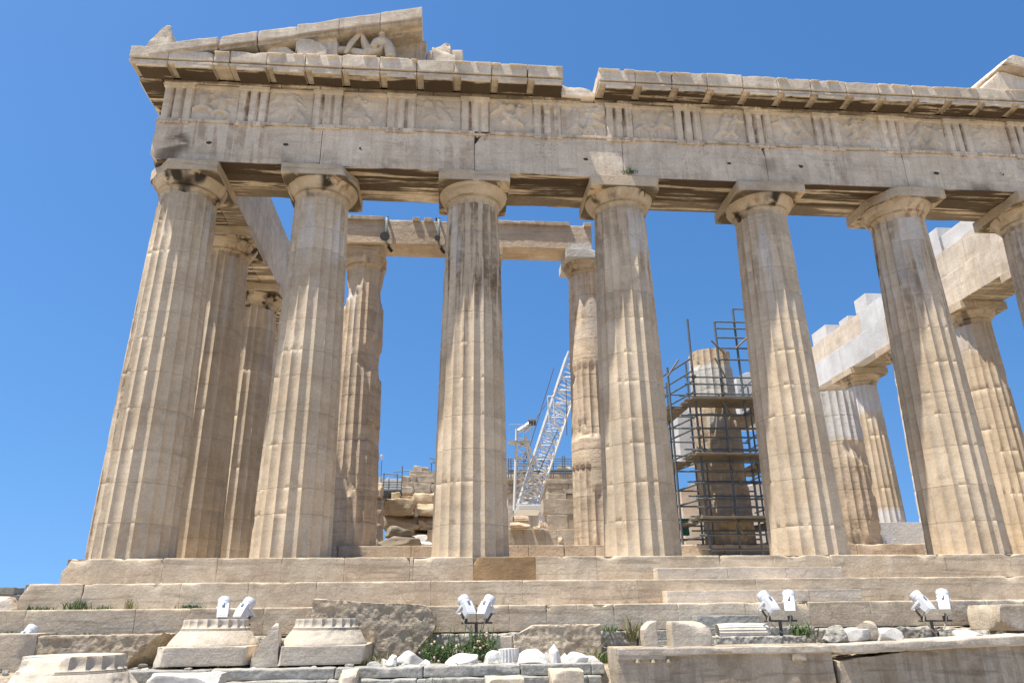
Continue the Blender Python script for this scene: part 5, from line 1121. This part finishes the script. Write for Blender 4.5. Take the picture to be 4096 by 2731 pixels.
# =================================================================== PLANTS
def blades(c, n, h, spread, seed, w=.012, lean=.35):
    rg = np.random.default_rng(seed); V = []; F = []
    for k in range(n):
        b = np.array(c)+np.array([rg.normal(0, spread), rg.normal(0, spread*.5), 0]); L_ = h*rg.uniform(.4, 1.1); d = np.array([rg.normal(0, lean), rg.normal(0, lean), 1]); d /= np.linalg.norm(d); a = rg.uniform(0, 6.28); s = np.array([math.cos(a), math.sin(a), 0])*w*rg.uniform(.6, 1.4)
        mid = b+d*L_*.55; tip = b+d*L_+np.array([d[0], d[1], -.3])*L_*.35; i = len(V); V += [b-s, b+s, mid+s*.8, mid-s*.8, tip]; F += [(i, i+1, i+2, i+3)]
    V = np.array(V); F = np.array(F); T = np.stack([F[:, 3], F[:, 2], F[:, 2]+2], 1); return V, [F, T]
def leaves(c, size, n, ls, seed, bias=0.):
    rg = np.random.default_rng(seed); P = rg.normal(size=(n, 3)); P /= np.linalg.norm(P, axis=1, keepdims=True); P *= rg.uniform(.25, 1, (n, 1))**.6
    P = P*(1+.35*fbm(P, 2.0, seed, 2))[:, None]*np.array(size)/2+np.array(c)
    a = rg.normal(size=(n, 3)); a[:, 2] += .6; a /= np.linalg.norm(a, axis=1, keepdims=True); b = np.cross(a, rg.normal(size=(n, 3))); b /= np.linalg.norm(b, axis=1, keepdims=True); s = ls*rg.uniform(.6, 1.4, (n, 1))
    V = np.stack([P-a*s, P+b*s*.42, P+a*s, P-b*s*.42], 1).reshape(-1, 3); i = np.arange(n)[:, None]*4; return V, [np.concatenate([i, i+1, i+2, i+3], 1)]
bush = empty('flowering_bush', (float(at(1055, 1525, -2.75)[0]), -2.75, -2.15)); tag(bush, 'green bush with small pink and cream flowers among the white rubble', 'bush')
m = MB(); fp = []
for k, (u, v, w, h, n) in enumerate(((1000, 1503, 70, 55, 420), (1040, 1500, 60, 60, 420), (1090, 1503, 95, 70, 800), (1120, 1485, 60, 60, 300), (985, 1490, 40, 50, 160), (1098, 1475, 55, 50, 240), (1055, 1515, 110, 40, 500))):
    p = at(u, v, -2.75+.1*(k % 3)); q = at(u+w, v-h, -2.75); V, F = leaves(p, ((q[0]-p[0]), .5, (q[2]-p[2])), n, .032, 500+k); m.add(V, F)
    rg = np.random.default_rng(600+k)
    for j in range(3): fp.append(p+np.array([rg.normal(0, .3)*(q[0]-p[0]), -.2-.08*rg.random(), rg.uniform(-.2, .55)*(q[2]-p[2])]))
build('foliage', m, M_LEAF, bush, smooth=0)
m = MB()
for k in range(40):
    p = at(985+150*rng.random(), 1532, -2.75+rng.uniform(-.2, .2)); p[2] = -2.16; V, F = tube(p, p+np.array([rng.normal(0, .12), rng.normal(0, .08), rng.uniform(.35, .75)]), .006, 4, caps=False); m.add(V, F)
build('stem', m, M_LEAF, bush, smooth=0)
for k, p in enumerate(fp):
    m = MB(); V, F = rock(p, (.042, .042, .04), 700+k, res=5, cuts=0, rough=.3); m.add(V, F); build('flower', m, [M_PINK, M_YEL, M_PINK][k % 3], bush, smooth=0)
def tuft(label, u, v, Y, z, n, h, sp, seed, mat=M_LEAF, grp='weeds growing in the joints of the stones', nm='weed_tuft'):
    p = at(u, v, Y); p[2] = z; m = MB(); V, F = blades(p, n, h, sp, seed); m.add(V, F)
    V, F = leaves(p+np.array([0, 0, h*.22]), (sp*3.2, sp*1.5, h*.55), n, .02, seed+1); m.add(V, F); return tag(build(nm, m, mat, smooth=0, base=p), label, 'weed', grp)
tuft('green weed at the left end of the middle step, near its dark corner', 92, 1390, -.78, -1.075, 40, .14, .16, 1)
tuft('green weed in the middle step joint with two long stalks', 178, 1390, -.78, -1.075, 60, .28, .12, 2)
tuft('low weed between the two stalked weed and the yellow moss patch', 235, 1392, -.78, -1.075, 25, .12, .12, 3)
tuft('yellow green moss patch on the bottom step left of the first floodlights', 438, 1390, -.80, -1.075, 110, .10, .12, 4)
tuft('thin dry weed on the bottom step right of the stalked weed', 298, 1390, -.78, -1.075, 18, .28, .05, 5, M_DRY)
tuft('grass clump under the bottom step at the far left edge', 28, 1455, -1.6, -1.60, 110, .18, .10, 6)
tuft('grass clump under the bottom step, second from the left edge', 100, 1455, -1.6, -1.60, 45, .14, .20, 7)
tuft('grass clump under the bottom step left of the left capital', 205, 1455, -1.6, -1.60, 45, .14, .18, 8)
tuft('green weed at the joint above the grey footing, left of the dry grass', 1400, 1447, -1.55, -1.62, 45, .18, .10, 9)
tuft('tall dry grass standing before the bottom step in the middle', 1450, 1449, -1.58, -1.80, 40, .6, .06, 10, M_DRY)
tuft('shorter dry grass right of the tall dry grass', 1482, 1447, -1.6, -1.80, 40, .5, .08, 11, M_DRY)
tuft('green bushy weed beside the third floodlight stand', 1838, 1435, -2.2, -1.75, 70, .42, .12, 12)
tuft('low green weed on the speckled block by the third floodlight stand', 1815, 1462, -2.4, -2.15, 60, .5, .12, 13)
tuft('weed at the right foot of the pitted slab', 1385, 1520, -2.6, -2.14, 60, .30, .10, 14)
tuft('weed growing between the ledge blocks below the bush', 1000, 1560, -3.8, -2.45, 50, .25, .08, 15)
tuft('green tuft growing from the beam joint above the fourth capital', 1447, 398, .08, float(at(1447, 398, .1)[2]), 60, .16, .10, 16)
tuft('dry weed stems in front of the pitted slab', 1365, 1525, -2.9, -2.14, 22, .55, .08, 17, M_DRY)
tuft('dry weed at the foot of the first floodlight stand', 575, 1462, -1.75, -2.13, 30, .5, .08, 19, M_DRY)
tuft('dry weed between the right upside-down capital and the white rubble', 845, 1535, -3.3, -2.1, 30, .3, .07, 20, M_DRY)
tuft('weed below the rightmost floodlight stand', 2180, 1460, -2.2, -2.2, 50, .4, .12, 21)
tuft('weed stems at the foot of the tall pick-marked slab', 885, 1515, -2.5, -2.14, 40, .35, .12, 18, M_DRY)
def gravel():
    m = MB(); rg = np.random.default_rng(12)
    for k in range(520):
        up = k % 3 != 0; yy = rg.uniform(-3.55, -1.75) if up else rg.uniform(-6.5, -3.95); xx = rg.uniform(0, 11.2) if up else rg.uniform(0, 20)
        sz = .03+.09*rg.random()**2; V, F = rock((xx, yy, (-2.15 if up else -2.80)+.03*rg.random()), (sz*1.4, sz, sz*.8), k, res=5, cuts=3); m.add(V, F, (rg.uniform(.8, 1.15), 0, 0, .5*(rg.random() < .4)))
    tag(build('gravel', m, M_LIME, smooth=0, base=(8, -3, -2.3)), 'small stone chips scattered on the ground', 'gravel', kind='stuff')
gravel()
def grass():
    m = MB()
    for k in range(60):
        xx = rng.uniform(-6, 26); yy = rng.uniform(-3.2, -1.75) if k % 2 else rng.uniform(-6, -4.4)
        zz = -2.2 if yy > -3.4 else -2.82; V, F = blades((xx, yy, zz), 14, .14, .12, 900+k); m.add(V, F)
    tag(build('dry_grass', m, M_DRY, smooth=0, base=(10, -3, -2.3)), 'thin dry grass on the stony ground', 'grass', kind='stuff')
grass()
